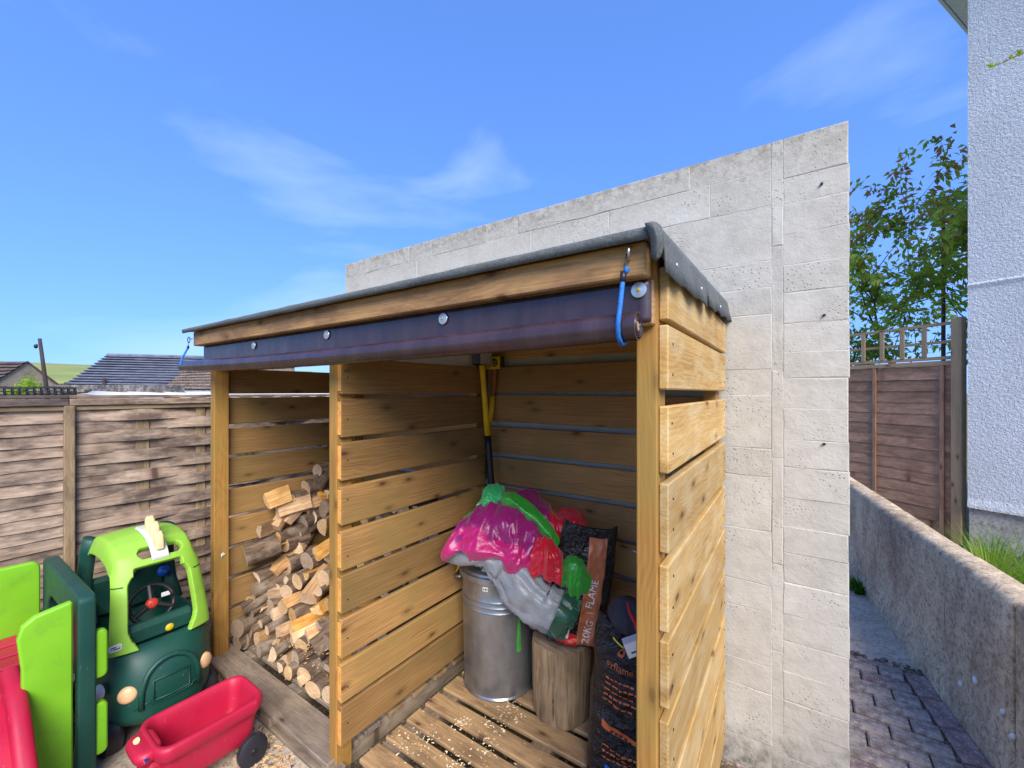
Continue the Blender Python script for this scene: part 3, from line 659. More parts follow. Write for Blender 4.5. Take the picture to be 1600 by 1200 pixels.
# ================================================================== FIREWOOD
def log_mesh(kind, r, ln, seed):
    rg_ = random.Random(seed); n = 14; out = []
    if kind in ('round', 'old'):
        for k in range(n):
            a = 2*math.pi*k/n; q = r * (1 + .09 * noise.noise((math.cos(a)*1.4 + seed, math.sin(a)*1.4, 0)) + rg_.uniform(-.025, .025)); out.append((q*math.cos(a), q*math.sin(a), 'bark'))
    elif kind == 'half':
        for k in range(9):
            a = math.pi*k/8; q = r*1.15 * (1 + rg_.uniform(-.05, .05)); out.append((q*math.cos(a), q*math.sin(a) - r*.4, 'bark' if k < 8 else 'split'))
        out.append((-r*.35, -r*.4 + rg_.uniform(-.1, .05)*r, 'split')); out.append((r*.4, -r*.4 + rg_.uniform(-.12, .05)*r, 'split'))
    elif kind == 'quarter':
        for k in range(6):
            a = R(45 + 90*k/5); q = r*1.75 * (1 + rg_.uniform(-.04, .04)); out.append((q*math.cos(a), q*math.sin(a) - r*1.0, 'bark' if k < 5 else 'split'))
        out.append((-r*.5, -r*.2, 'split')); out.append((rg_.uniform(-.1, .1)*r, -r*1.0, 'split')); out.append((r*.55, -r*.2, 'split'))
    else:                                            # square split billet
        pts = [(r, r*.8), (r*.1, r*.95), (-r*.95, r*.75), (-r*1.0, -.1*r), (-r*.8, -r*.85), (r*.2, -r*.8), (r*.9, -r*.7), (r*1.02, .1*r)]
        out = [(x + rg_.uniform(-.12, .12)*r, y + rg_.uniform(-.12, .12)*r, 'split') for x, y in pts]
    n = len(out); mb = MB(); rings = []; segs = 5; bx, by = rg_.uniform(-.1, .1), rg_.uniform(-.1, .1)
    for s in range(segs + 1):
        t = s / segs; sc = 1 + rg_.uniform(-.04, .04); tw = .12 * (t - .5) * rg_.uniform(-1, 1)
        x = ln * (t - 0); tilt = .0
        ring = []
        for (y, z_, m__) in out:
            yy, zz = y*sc, z_*sc
            sl = 0
            if s == 0: sl = (y * bx * 2 + z_ * by * 2)
            if s == segs: sl = (y * by * 2 - z_ * bx * 2)
            ring.append(Vector((x + sl, yy*math.cos(tw) - zz*math.sin(tw) + .06*r*noise.noise((t*3, y*20, seed)), zz*math.cos(tw) + yy*math.sin(tw) + .12*r*math.sin(math.pi*t)*bx*4)))
        rings.append(ring)
    vs = [p for q in rings for p in q]; mi = {'bark': 0, 'split': 1}
    for s in range(segs):
        for j in range(n):
            k = (j+1) % n; mb.add([], []); mb.f.append((s*n+j, s*n+k, (s+1)*n+k, (s+1)*n+j)); mb.m.append(mi[out[j][2]])
    mb.v = [tuple(p) for p in vs]
    mb.f.append(tuple(reversed(range(n)))); mb.m.append(2); mb.f.append(tuple(range(segs*n, (segs+1)*n))); mb.m.append(2)
    return mb.mesh('firewood_log', ['bark', 'split', 'oldcut' if kind == 'old' else 'cut'], 35)
LOGS = [  # pixel of the visible end, half width in pixels, kind, heading of the log (degrees from +Y towards +X), pitch
 (492,735,9,'old',60,10),(413,783,13,'half',50,18),(430,798,14,'quarter',48,10),(443,815,9,'billet',20,55),(426,823,9,'billet',-30,60),(402,829,11,'half',40,5),
 (492,776,11,'billet',70,2),(440,849,12,'round',12,0),(462,838,13,'half',38,24),(504,823,16,'half',30,6),(380,868,15,'round',62,14),(449,882,13,'round',40,6),
 (479,877,14,'old',20,4),(493,868,11,'half',46,18),(464,858,10,'billet',-30,30),(421,893,10,'billet',58,38),(464,909,12,'round',42,12),(513,878,12,'quarter',10,30),
 (490,762,12,'old',30,70),(412,925,14,'billet',75,-4),(434,920,13,'half',44,10),(398,946,13,'half',20,0),(418,948,12,'old',10,0),(441,948,13,'billet',60,4),
 (481,935,16,'billet',8,35),(457,963,12,'round',48,8),(417,985,7,'round',58,12),(425,961,9,'half',50,4),(405,975,11,'half',30,6),(495,953,11,'quarter',20,5),
 (511,944,12,'half',20,10),(456,984,12,'quarter',40,5),(497,979,13,'half',22,4),(479,995,12,'billet',50,0),(435,992,12,'billet',70,0),(402,999,14,'half',24,0),
 (383,985,14,'old',12,0),(367,980,13,'old',0,0),(379,1009,12,'old',15,0),(432,1006,12,'quarter',30,0),(425,1024,14,'half',20,10),(444,1036,14,'quarter',20,0),
 (456,1002,11,'billet',60,10),(494,1018,20,'half',70,38),(475,1057,14,'round',30,0),(489,1086,15,'round',34,0),(468,1079,9,'half',20,0),(512,1046,12,'half',20,0),
 (514,1086,13,'round',20,0),(404,1022,10,'old',30,0),(385,956,10,'old',60,20),(376,951,9,'old',70,28),(392,923,11,'old',40,10),(367,1003,10,'old',0,0),
 (505,905,12,'round',30,4),(476,900,11,'half',20,4),(446,908,10,'half',35,6),(505,795,12,'old',40,0),(468,815,11,'old',35,10),(475,795,12,'half',42,14),(509,1004,11,'old',20,0),(461,1030,11,'old',15,0)]
rng = random.Random(31)
ordn = ['first', 'second', 'third', 'fourth', 'fifth', 'sixth', 'seventh', 'eighth', 'ninth', 'tenth', 'eleventh', 'twelfth', 'thirteenth']
kname = {'round': 'round bark covered log with a pale sawn end', 'half': 'half split log with bark on one side', 'quarter': 'wedge shaped split log', 'billet': 'squarish split log without bark', 'old': 'old grey brown log'}
kdes = {'round': 'round', 'half': 'half split', 'quarter': 'wedge split', 'billet': 'square split', 'old': 'grey'}
LOGS += [(506,742,10,'half',10,0),(474,762,11,'round',10,6),(452,778,12,'half',20,8),(509,772,11,'quarter',10,0),(466,790,11,'billet',20,10),(484,808,12,'round',20,4),(432,838,11,'half',10,10),(414,850,10,'quarter',10,4),(398,900,10,'half',10,6),(447,925,10,'round',10,4),(497,925,11,'half',0,4),(388,940,10,'round',0,0),(470,1010,11,'round',0,0),(450,1060,10,'round',0,0),(437,1052,9,'half',0,0)]
LOGS.sort(key=lambda l: l[1])
rows_ = [LOGS[i:i+8] for i in range(0, len(LOGS), 8)]
def pile_point(px, py):                               # sloping front of the heap: y = .13 + .62 (z - DZ)
    d = ray(px, py); a = .62
    t = (.13 + a * (CAM.z - DZ) - CAM.y) / (d.y - a * d.z)
    if d.x < 0: t = min(t, (-2.335 - CAM.x) / d.x)
    return CAM + d * t
for ri, row in enumerate(rows_):
    row.sort(key=lambda l: l[0])
    for ci_, (px, py, rp_, kind, hd, pt_) in enumerate(row):
        p = pile_point(px, py); p.z = max(p.z, DZ + .03); dep = (p - CAM).dot(FW); r = min(.056, rp_ * dep / F * (1.08 if kind in ('round', 'old') else .86))
        ln = rng.uniform(.13, .19) if ri < 3 else rng.uniform(.18, .26)
        hd = hd * .3 - 14 + rng.gauss(0, 7); pt_ *= .7
        d = Vector((math.sin(R(hd)) * math.cos(R(pt_)), math.cos(R(hd)) * math.cos(R(pt_)), math.sin(R(pt_)))).normalized()
        q = p + d * ln
        if q.x > -1.30:                                # keep clear of the divider
            d.x = max(-.3, (-1.30 - p.x) / ln); d.normalize()
        if p.x < -2.31: p.x = -2.31
        if (p + d * ln).y > .90: ln = max(.12, (.9 - p.y) / max(.2, d.y))
        y = Vector((0, 0, 1)).cross(d).normalized(); z_ = d.cross(y)
        M = Matrix((d, y, z_)).transposed().to_4x4(); M.translation = p
        M = M @ Matrix.Rotation(rng.uniform(0, 6.28), 4, 'X')
        o = link('firewood_log', log_mesh(kind, r, ln, ri * 20 + ci_), None, M)
        tag(o, '%s firewood log, %s from left in the %s row down the pile' % (kdes[kind], ordn[ci_], ordn[ri]), 'log', 'firewood logs piled in the left bay')
# deeper logs glimpsed between the front ones and through the divider gaps
k = 0
for lay in range(8):
    z_ = DZ + .045 + lay * .098
    for c_ in range(9):
        x = -2.27 + c_ * .115 + (lay % 2) * .05; y = .26 + .62 * (z_ - DZ) + rng.uniform(-.02, .03)
        if x > -1.32 or y > .78: continue
        zmax = DZ + .3 + .75 * smooth(-2.3, -1.5, x)
        if z_ > zmax: continue
        ln = min(.30, .9 - y); kind = rng.choice(['round', 'half', 'old', 'quarter', 'old'])
        M = Matrix.Translation((x, y, z_)) @ Matrix.Rotation(R(90) + rng.gauss(0, .1), 4, 'Z') @ Matrix.Rotation(rng.uniform(0, 6.28), 4, 'X')
        o = link('firewood_log', log_mesh(kind, rng.uniform(.042, .052), ln, 500 + k), None, M); k += 1
        tag(o, 'firewood log deep in the pile, mostly hidden behind the front logs', 'log', 'firewood logs deep in the pile')
# loose bark and chips
def scatter(name, label, cat, mat, n, fn, size, seed, thin=.25):
    rg_ = random.Random(seed); mb = MB()
    for _ in range(n):
        p = fn(rg_); s = size * rg_.uniform(.5, 1.5); M = Matrix.Translation(p) @ Matrix.Rotation(rg_.uniform(0, 6.28), 4, 'Z') @ Matrix.Rotation(rg_.uniform(-.5, .5), 4, 'X')
        a, b, c = s, s * rg_.uniform(.25, .6), s * thin
        mb.add([(-a, -b, 0), (a*.8, -b*.9, 0), (a, b, 0), (-a*.9, b*.8, 0), (-a*.7, -b*.6, c), (a*.6, -b*.6, c), (a*.7, b*.6, c), (-a*.6, b*.5, c)], [(0,1,2,3), (4,5,6,7), (0,1,5,4), (1,2,6,5), (2,3,7,6), (3,0,4,7)], 0, M)
    return tag(mb.obj(name, mat), label, cat, kind='stuff')
def near(px, py, z, s): 
    c = onz(px, py, z); return lambda g: c + Vector((g.gauss(0, s), g.gauss(0, s), 0))
blobs = [near(650, 1160, DZ, .05), near(775, 1132, DZ, .035), near(715, 1190, DZ, .03), near(760, 1165, DZ, .03), near(800, 1110, DZ, .03), near(722, 1130, DZ, .02)]
scatter('sawdust', 'pale sawdust flakes lying on the slatted deck', 'sawdust', 'pellet', 260, lambda g: g.choice(blobs)(g) + Vector((0, 0, .0005)), .0042, 1)
scatter('deck_chips', 'small wood chips strewn over the slatted deck', 'wood chips', 'chips', 90, lambda g: Vector((g.uniform(-1.15, -.3), g.choice([.1, .22, .33, .44, .57, .7]) + g.gauss(0, .02), DZ + .0005)), .005, 2)
scatter('bark_litter', 'bark and wood chip litter on the ground before the log store', 'wood chips', 'chips', 420, lambda g: Vector((g.uniform(-1.75, -1.15), -.1 + g.gauss(0, .035), .011)), .007, 3)
scatter('dark_litter', 'dark bark crumbs along the front of the log store', 'bark', 'bark', 320, lambda g: Vector((g.uniform(-1.9, -1.1), -.09 + g.gauss(0, .05), .011)), .006, 4)
scatter('log_crumbs', 'wood crumbs lying on and between the logs', 'wood chips', 'chips', 160, lambda g: pile_point(g.gauss(470, 26), g.uniform(1010, 1080)) + Vector((0, .03, .03)), .006, 5)

# ================================================================== DUSTBIN
bc = Vector((-.985, .735, DZ)); RB = .178
dbin = thing('dustbin', 'galvanised steel dustbin with ribbed bands and domed lid on the deck', 'dustbin', bc)
pr = [(0, .004), (.168, .004), (.174, 0), (.178, .008), (.173, .016)]
for z_, r_ in ((.05, .174), (.2, .177), (.40, .181), (.405, .1845), (.412, .181), (.425, .181), (.43, .1845), (.437, .181), (.45, .181), (.455, .1845), (.462, .181), (.52, .183), (.545, .184), (.55, .188), (.556, .184)): pr.append((r_, z_))
pr += [(.178, .55), (.17, .02), (0, .02)]
MB().lathe(pr, 56).obj('body', 'galv', dbin, 30)
lid = MB().lathe([(.180, .545), (.197, .54), (.199, .552), (.196, .566), (.186, .57), (.182, .578), (.14, .60), (.08, .612), (0, .616)], 56).obj('lid', 'galv', dbin, 30)
for s, ang in ((1, R(200)), (1, R(20))):
    d = Vector((math.cos(ang), math.sin(ang), 0)); t = Vector((-d.y, d.x, 0))
    pts = [d * .18 + t * -.05 + Vector((0, 0, .5)), d * .205 + t * -.05 + Vector((0, 0, .5)), d * .222 + t * -.035 + Vector((0, 0, .495)), d * .226 + Vector((0, 0, .492)), d * .222 + t * .035 + Vector((0, 0, .495)), d * .205 + t * .05 + Vector((0, 0, .5)), d * .18 + t * .05 + Vector((0, 0, .5))]
    MB().tube(pts, .0075, 10).obj('handle', 'galv', dbin, 'all')
d = (Vector((CAM.x, CAM.y, 0)) - Vector((bc.x, bc.y, 0))).normalized(); a0 = math.atan2(d.y, d.x)
def on_bin(a, z_, off=.0015):
    r_ = .178 + (.183 - .178) * z_ / .55 + off; return Vector((math.cos(a) * r_, math.sin(a) * r_, z_))
vs = []; fs = []
for i in range(5):
    for j in range(15):
        wv = .012 * noise.noise((j * .4, i * 3, 2)); a = a0 + .52 + (i / 4 - .5) * .13 * (.85 + .2 * math.sin(j * .5 + 1)) + wv * (1 if i in (0, 4) else 0); vs.append(on_bin(a, .22 + .24 * j / 14, .0042 if .38 < .22 + .24 * j / 14 else .0015))
fs = [(i*15+j, (i+1)*15+j, (i+1)*15+j+1, i*15+j+1) for i in range(4) for j in range(14)]
MAT['gpaint'] = plain('green_paint_smear', srgb(74, 160, 60), .6, .3, 12)
MB().add(vs, fs).obj('green_smear', 'gpaint', dbin, 'all')
vs = [on_bin(a0 - .42 + .14 * i / 3, .508 + .02 * j, .003) for i in range(4) for j in range(2)]
st = MB().add(vs, [(i*2, i*2+2, i*2+3, i*2+1) for i in range(3)]).obj('sticker', 'p_white', dbin)
for i, wd in enumerate((.02, .014, .03, .016, .022)):
    a = a0 - .405 + i * .024; vs = [on_bin(a + u_ * wd * .7, .513 + .009 * v_, .0038) for u_ in (0, 1) for v_ in (0, 1)]
    MB().add(vs, [(0, 2, 3, 1)]).obj('sticker_print', 'black', st)
hp_ = Vector((math.cos(R(200)) * .215, math.sin(R(200)) * .215, .5))
MB().tube([hp_ + Vector((0, 0, .06)), hp_ + Vector((.008, -.01, .03)), hp_ + Vector((-.008, -.012, .0))], .006, 8).obj('yellow_tie', 'yellowpl', dbin, 'all')

# ================================================================== FABRIC on the bin
def crumple(name, c, rad, mat, parent, seed, amp=.2, sub=5, rot=(0, 0, 0), fl=None, streak=(1, 1, .35), freq=2.2):
    bm = bmesh.new(); bmesh.ops.create_icosphere(bm, subdivisions=sub, radius=1)
    from mathutils import Euler
    E = Euler([R(a) for a in rot]).to_matrix()
    for v in bm.verts:
        p = v.co.copy(); q = Vector((p.x*streak[0], p.y*streak[1], p.z*streak[2])) * freq + Vector((seed*3.1, seed*1.7, seed))
        wv = q + .35 * Vector((noise.noise(q*1.3), noise.noise(q*1.3 + Vector((5, 5, 5))), noise.noise(q*1.3 + Vector((9, 2, 4)))))
        rd = 1 - abs(noise.noise(wv)) * 2.2; rd2 = 1 - abs(noise.noise(wv * 2.3 + Vector((3, 3, 3)))) * 2.2
        low = noise.noise(p * 1.1 + Vector((seed, seed, seed)))
        dsp = 1 + amp * (rd * .55 + rd2 * .28 + low * .9 - .3)
        v.co = p * dsp
    for v in bm.verts:
        p = E @ Vector((v.co.x*rad[0], v.co.y*rad[1], v.co.z*rad[2])) + Vector(c)
        if fl is not None and p.z < fl: p.z = fl + (p.z - fl) * .12
        v.co = p
    me = bpy.data.meshes.new(name); bm.to_mesh(me); bm.free(); me.materials.append(MAT[mat])
    me.polygons.foreach_set('use_smooth', [True] * len(me.polygons))
    return link(name, me, parent)
TZ = DZ + .60
# silver groundsheet: flattened bundle lying over the lid and hanging to the right
tarp = thing('groundsheet', 'rolled silver and green groundsheet draped over the dustbin lid', 'groundsheet', (0, 0, 0))
pathp = [atd(714, 866, 1.95), atd(735, 864, 1.92), atd(765, 869, 1.89), atd(792, 888, 1.86), atd(820, 922, 1.80), atd(845, 943, 1.78), atd(872, 958, 1.76), atd(890, 968, 1.76)]
def sweep(pts, widths, thick, wdirs, seed, n=40, amp=.012):
    rings = []
    P_ = [Vector(p) for p in pts]; m_ = 48
    for s in range(m_ + 1):
        u = s / m_ * (len(P_) - 1); i = min(int(u), len(P_) - 2); t = u - i
        def cr(a): 
            p0, p1, p2, p3 = a[max(i-1, 0)], a[i], a[i+1], a[min(i+2, len(a)-1)]
            return .5 * ((2*p1) + (p2-p0)*t + (2*p0-5*p1+4*p2-p3)*t*t + (3*p1-p0-3*p2+p3)*t**3)
        c = cr(P_); w_ = cr([Vector((x, y, 0)) for x, y in zip(widths, thick)]); wd = cr([Vector(x) for x in wdirs]).normalized()
        tn = (P_[i+1] - P_[i]).normalized(); wd = (wd - tn * wd.dot(tn)).normalized(); th = tn.cross(wd)
        ring = []
        for k in range(n):
            a = 2*math.pi*k/n; ca, sa = math.cos(a), math.sin(a)
            x = math.copysign(abs(ca) ** .75, ca) * w_.x; y = math.copysign(abs(sa) ** .8, sa) * w_.y
            q = Vector((s * .09 + seed, ca * 2.4, sa * 1.5)); dv = amp * ((1 - abs(noise.noise(q * 1.4)) * 2.4) * .8 + (1 - abs(noise.noise(q * 3.1)) * 2) * .4)
            ring.append(c + wd * x + th * y + (wd * ca + th * sa) * dv)
        rings.append(ring)
    return rings
vw = Vector((.05, .35, .94))
wds = [(.1, .5, .85), (.1, .5, .85), (.15, .45, .88), (.45, .3, .8), (.62, .15, .75), (.66, .1, .72), (.68, .1, .7), (.68, .1, .7)]
rgs = sweep(pathp, [.02, .034, .05, .072, .086, .086, .082, .08], [.04, .06, .07, .07, .065, .06, .055, .05], wds, 4, 40, .02)
MB().loft(rgs[:41]).obj('silver_sheet', 'silver', tarp, 'all')
MB().loft([[c_ + (c_ - sum(rgs[k_], Vector()) / 40) * .02 for c_ in rgs[k_]] for k_ in range(40, 49)]).obj('green_hem', 'tgreen', tarp, 40)
for k_ in (.72, .46, .2):                            # the layered folds seen in the open end
    c_ = sum(rgs[48], Vector()) / 40; tn = (rgs[48][0] - rgs[47][0]).normalized()
    MB().tube([c_ + (p - c_) * k_ + tn * .003 for p in rgs[48]] , .0035, 6).obj('hem_fold', 'tgreen', tarp, 'all')
MB().tube([atd(700, 872, 1.95), atd(720, 872, 1.9), atd(745, 868, 1.85), atd(775, 868, 1.83)], [.02, .035, .04, .03], 16).obj('silver_fold', 'silver', tarp, 'all')
fab = thing('nylon_fabric', 'crumpled pink, red and green nylon play fabric heaped on the dustbin', 'fabric')
def patch(name, rows, mats, parent, seed, amp=.012, n=(90, 70), pick=None, sx=4.6, sy=1.3):
    """sheet through a net of (px, py, depth) points, creased along its normal"""
    G = [[atd(*p) for p in r_] for r_ in rows]; nr, nc = len(G), len(G[0])
    def crv(a, t):
        t *= len(a) - 1; i = min(int(t), len(a) - 2); t -= i; p0, p1, p2, p3 = a[max(i-1, 0)], a[i], a[i+1], a[min(i+2, len(a)-1)]
        return .5 * ((2*p1) + (p2-p0)*t + (2*p0-5*p1+4*p2-p3)*t*t + (3*p1-p0-3*p2+p3)*t**3)
    nu, nv = n; cols = [[crv(r_, i / nu) for i in range(nu + 1)] for r_ in G]
    S = [[crv([cols[k][i] for k in range(nr)], j / nv) for i in range(nu + 1)] for j in range(nv + 1)]; out = []
    for j in range(nv + 1):
        for i in range(nu + 1):
            du = S[j][min(i+1, nu)] - S[j][max(i-1, 0)]; dv = S[min(j+1, nv)][i] - S[max(j-1, 0)][i]; nn_ = du.cross(dv).normalized()
            if nn_.dot(CAM - S[j][i]) < 0: nn_ = -nn_
            u, v = i / nu, j / nv; q = Vector((u * sx + seed * 3.7, v * sy + seed, 0)); q += .45 * Vector((noise.noise(q * .9), noise.noise(q * .9 + Vector((7, 3, 1))), 0))
            a1 = 1 - abs(noise.noise(q)) * 2.6; a2 = 1 - abs(noise.noise(Vector((q.x * 1.3 + q.y * 2.1, q.y * 2.9 - q.x, 4)))) * 2.6; a3 = 1 - abs(noise.noise(Vector((q.x * 4.1, q.y * 5.3 + q.x, 9)))) * 2.4
            hem = .010 * math.sin(u * 21 + seed) * v * v
            out.append(S[j][i] + nn_ * (amp * (a1 * 1.25 + a2 * .55 + a3 * .16 - .9) + hem))
    mb = MB()
    mb.add(out, [(j*(nu+1)+i, j*(nu+1)+i+1, (j+1)*(nu+1)+i+1, (j+1)*(nu+1)+i) for j in range(nv) for i in range(nu)])
    if pick: mb.m = [pick((i + .5) / nu, (j + .5) / nv) for j in range(nv) for i in range(nu)]
    o = mb.obj(name, mats, parent, 'all'); o.modifiers.new('s', 'SOLIDIFY').thickness = .0012; return o
wob_ = lambda u, v, s_: .09 * noise.noise((u * 6, v * 6, s_))
patch('magenta_panel', [
 [(750, 792, 1.96), (772, 776, 1.97), (797, 779, 1.96), (830, 800, 1.93), (858, 826, 1.90)],
 [(722, 818, 1.91), (757, 804, 1.87), (790, 806, 1.85), (822, 820, 1.84), (853, 846, 1.83)],
 [(704, 842, 1.88), (745, 834, 1.82), (786, 838, 1.79), (822, 851, 1.785), (848, 872, 1.80)],
 [(691, 866, 1.87), (733, 862, 1.79), (785, 870, 1.76), (818, 884, 1.765), (836, 898, 1.775)],
 [(694, 871, 1.90), (732, 870, 1.84), (782, 884, 1.80), (813, 901, 1.79), (832, 907, 1.79)]], ['ny_mag', 'ny_pur'], fab, 1, .016, pick=lambda u, v: 1 if v + wob_(u, v, 3) * 2 < .42 + .25 * u else 0)
patch('red_panel', [
 [(832, 846, 1.82), (850, 838, 1.81), (868, 850, 1.81), (881, 866, 1.83)],
 [(830, 868, 1.77), (850, 863, 1.735), (870, 871, 1.735), (885, 884, 1.78)],
 [(826, 890, 1.77), (848, 890, 1.725), (868, 894, 1.73), (885, 899, 1.77)],
 [(829, 897, 1.78), (850, 904, 1.735), (870, 911, 1.74), (882, 913, 1.76)]], 'ny_red', fab, 5, .010, (60, 60))
patch('back_panel', [
 [(790, 774, 2.03), (820, 766, 2.03), (845, 774, 2.03), (866, 800, 2.02), (881, 795, 2.02), (900, 797, 2.02), (916, 814, 2.02)],
 [(800, 790, 1.96), (825, 787, 1.93), (850, 800, 1.92), (868, 815, 1.92), (886, 814, 1.91), (903, 814, 1.92), (913, 828, 1.95)],
 [(812, 803, 1.91), (838, 813, 1.88), (860, 830, 1.87), (872, 846, 1.87), (886, 842, 1.87), (896, 850, 1.88), (899, 860, 1.9)],
 [(822, 815, 1.90), (845, 832, 1.86), (862, 848, 1.85), (874, 862, 1.85), (884, 866, 1.86), (892, 870, 1.87), (896, 874, 1.89)]], ['ny_pur', 'ny_red'], fab, 6, .012, pick=lambda u, v: 0 if u + wob_(u, v, 5) < .42 else 1)
patch('green_panel', [
 [(884, 856, 1.87), (895, 854, 1.84), (908, 862, 1.84), (919, 876, 1.87)],
 [(878, 880, 1.77), (895, 879, 1.73), (911, 885, 1.74), (925, 896, 1.79)],
 [(875, 903, 1.76), (893, 906, 1.72), (909, 911, 1.73), (924, 914, 1.77)],
 [(881, 921, 1.77), (895, 931, 1.74), (905, 940, 1.745), (915, 930, 1.78)]], 'ny_grn', fab, 8, .006, (50, 60), sx=3.5)
patch('mint_panel', [
 [(755, 766, 2.02), (768, 756, 2.04), (780, 757, 2.04), (788, 762, 2.02)],
 [(749, 780, 1.98), (763, 771, 1.96), (778, 771, 1.96), (790, 776, 1.97)],
 [(744, 795, 1.95), (762, 791, 1.94), (778, 789, 1.94), (792, 788, 1.95)]], 'ny_mint', fab, 9, .008, (40, 40), sx=3)
patch('green_strip', [
 [(788, 768, 1.95), (806, 771, 1.93), (826, 784, 1.92), (847, 804, 1.89), (864, 826, 1.86), (876, 848, 1.83)],
 [(784, 775, 1.90), (802, 782, 1.88), (819, 796, 1.87), (838, 813, 1.85), (856, 833, 1.83), (870, 854, 1.80)],
 [(780, 786, 1.92), (797, 794, 1.90), (814, 806, 1.89), (833, 822, 1.87), (851, 841, 1.84), (866, 860, 1.81)]], 'ny_grn', fab, 11, .006, (60, 24), sx=4)
patch('green_edge', [
 [(712, 828, 1.94), (728, 806, 1.95), (748, 790, 1.97), (760, 783, 1.98)],
 [(716, 832, 1.91), (732, 812, 1.91), (750, 797, 1.93), (762, 790, 1.95)]], 'ny_grn', fab, 12, .004, (40, 12), sx=4)
crumple('inner_bundle', atd(790, 850, 1.96), (.19, .12, .10), 'ny_mag', fab, 3, .1, 4, rot=(0, 12, 30))
crumple('inner_bundle', atd(862, 855, 1.93), (.10, .10, .10), 'ny_red', fab, 4, .1, 4, rot=(0, 20, 30))

# ================================================================== CHOPPING STUMP
sc_ = Vector((-.632, .735, DZ))
stump = thing('chopping_stump', 'upright grey brown tree stump chopping block beside the dustbin', 'stump', sc_)
rings = []; n = 40
for k, z_ in enumerate((0, .02, .1, .2, .3, .325)):
    rings.append([Vector(((.132 + .012 * noise.noise((math.cos(a) * 1.6, math.sin(a) * 1.6, z_ * 2)) + .004 * noise.noise((math.cos(a) * 7, math.sin(a) * 7, z_)) - (.004 if k in (0, 5) else 0)) * math.cos(a), (.132 + .012 * noise.noise((math.cos(a) * 1.6, math.sin(a) * 1.6, z_ * 2)) - (.004 if k in (0, 5) else 0)) * math.sin(a), z_ + (.012 * math.cos(a - 2) if k > 3 else 0))) for a in (2*math.pi*t/n for t in range(n))])
MAT['stumpside'] = wood('bare_stump_wood', srgb(104, 82, 56), srgb(164, 136, 98), stain=srgb(74, 58, 44), stain_amt=.7, knots=False)
def m_stump():
    m = NT('stump_side'); v = m.coord((14, 14, 1.4), rnd=False); n = m.noise(v, 2.4, 6, .65, .6); b = m.noise(m.coord((1, 1, .6), rnd=False), 9, 4)
    c = m.ramp(m.math('ADD', m.math('MULTIPLY', n, .6), m.math('MULTIPLY', b, .4)), [(.34, srgb(92, 72, 50)), (.5, srgb(148, 122, 88)), (.66, srgb(188, 160, 118))])
    m.set(Base_Color=c, Roughness=.85); m.bump(n, .9, .012); return m.m
MAT['stumpside'] = m_stump()
MB().loft(rings, True, False).obj('trunk', 'stumpside', stump, 40)
MB().add(rings[-1] + [Vector((0, 0, .322))], [(k, (k+1) % n, n) for k in range(n)]).obj('sawn_top', 'oldcut', stump)
crk = onz(868, 1130, DZ) - sc_; ca_ = math.atan2(crk.y, crk.x)
cp = [Vector((.134 * math.cos(ca_ + .03 * noise.noise((k, 0, 0))), .134 * math.sin(ca_ + .03 * noise.noise((k, 0, 0))), .03 + .024 * k)) for k in range(8)]
MB().tube(cp, [.001, .003, .004, .004, .004, .003, .002, .001], 6).obj('drying_crack', 'bark', stump)

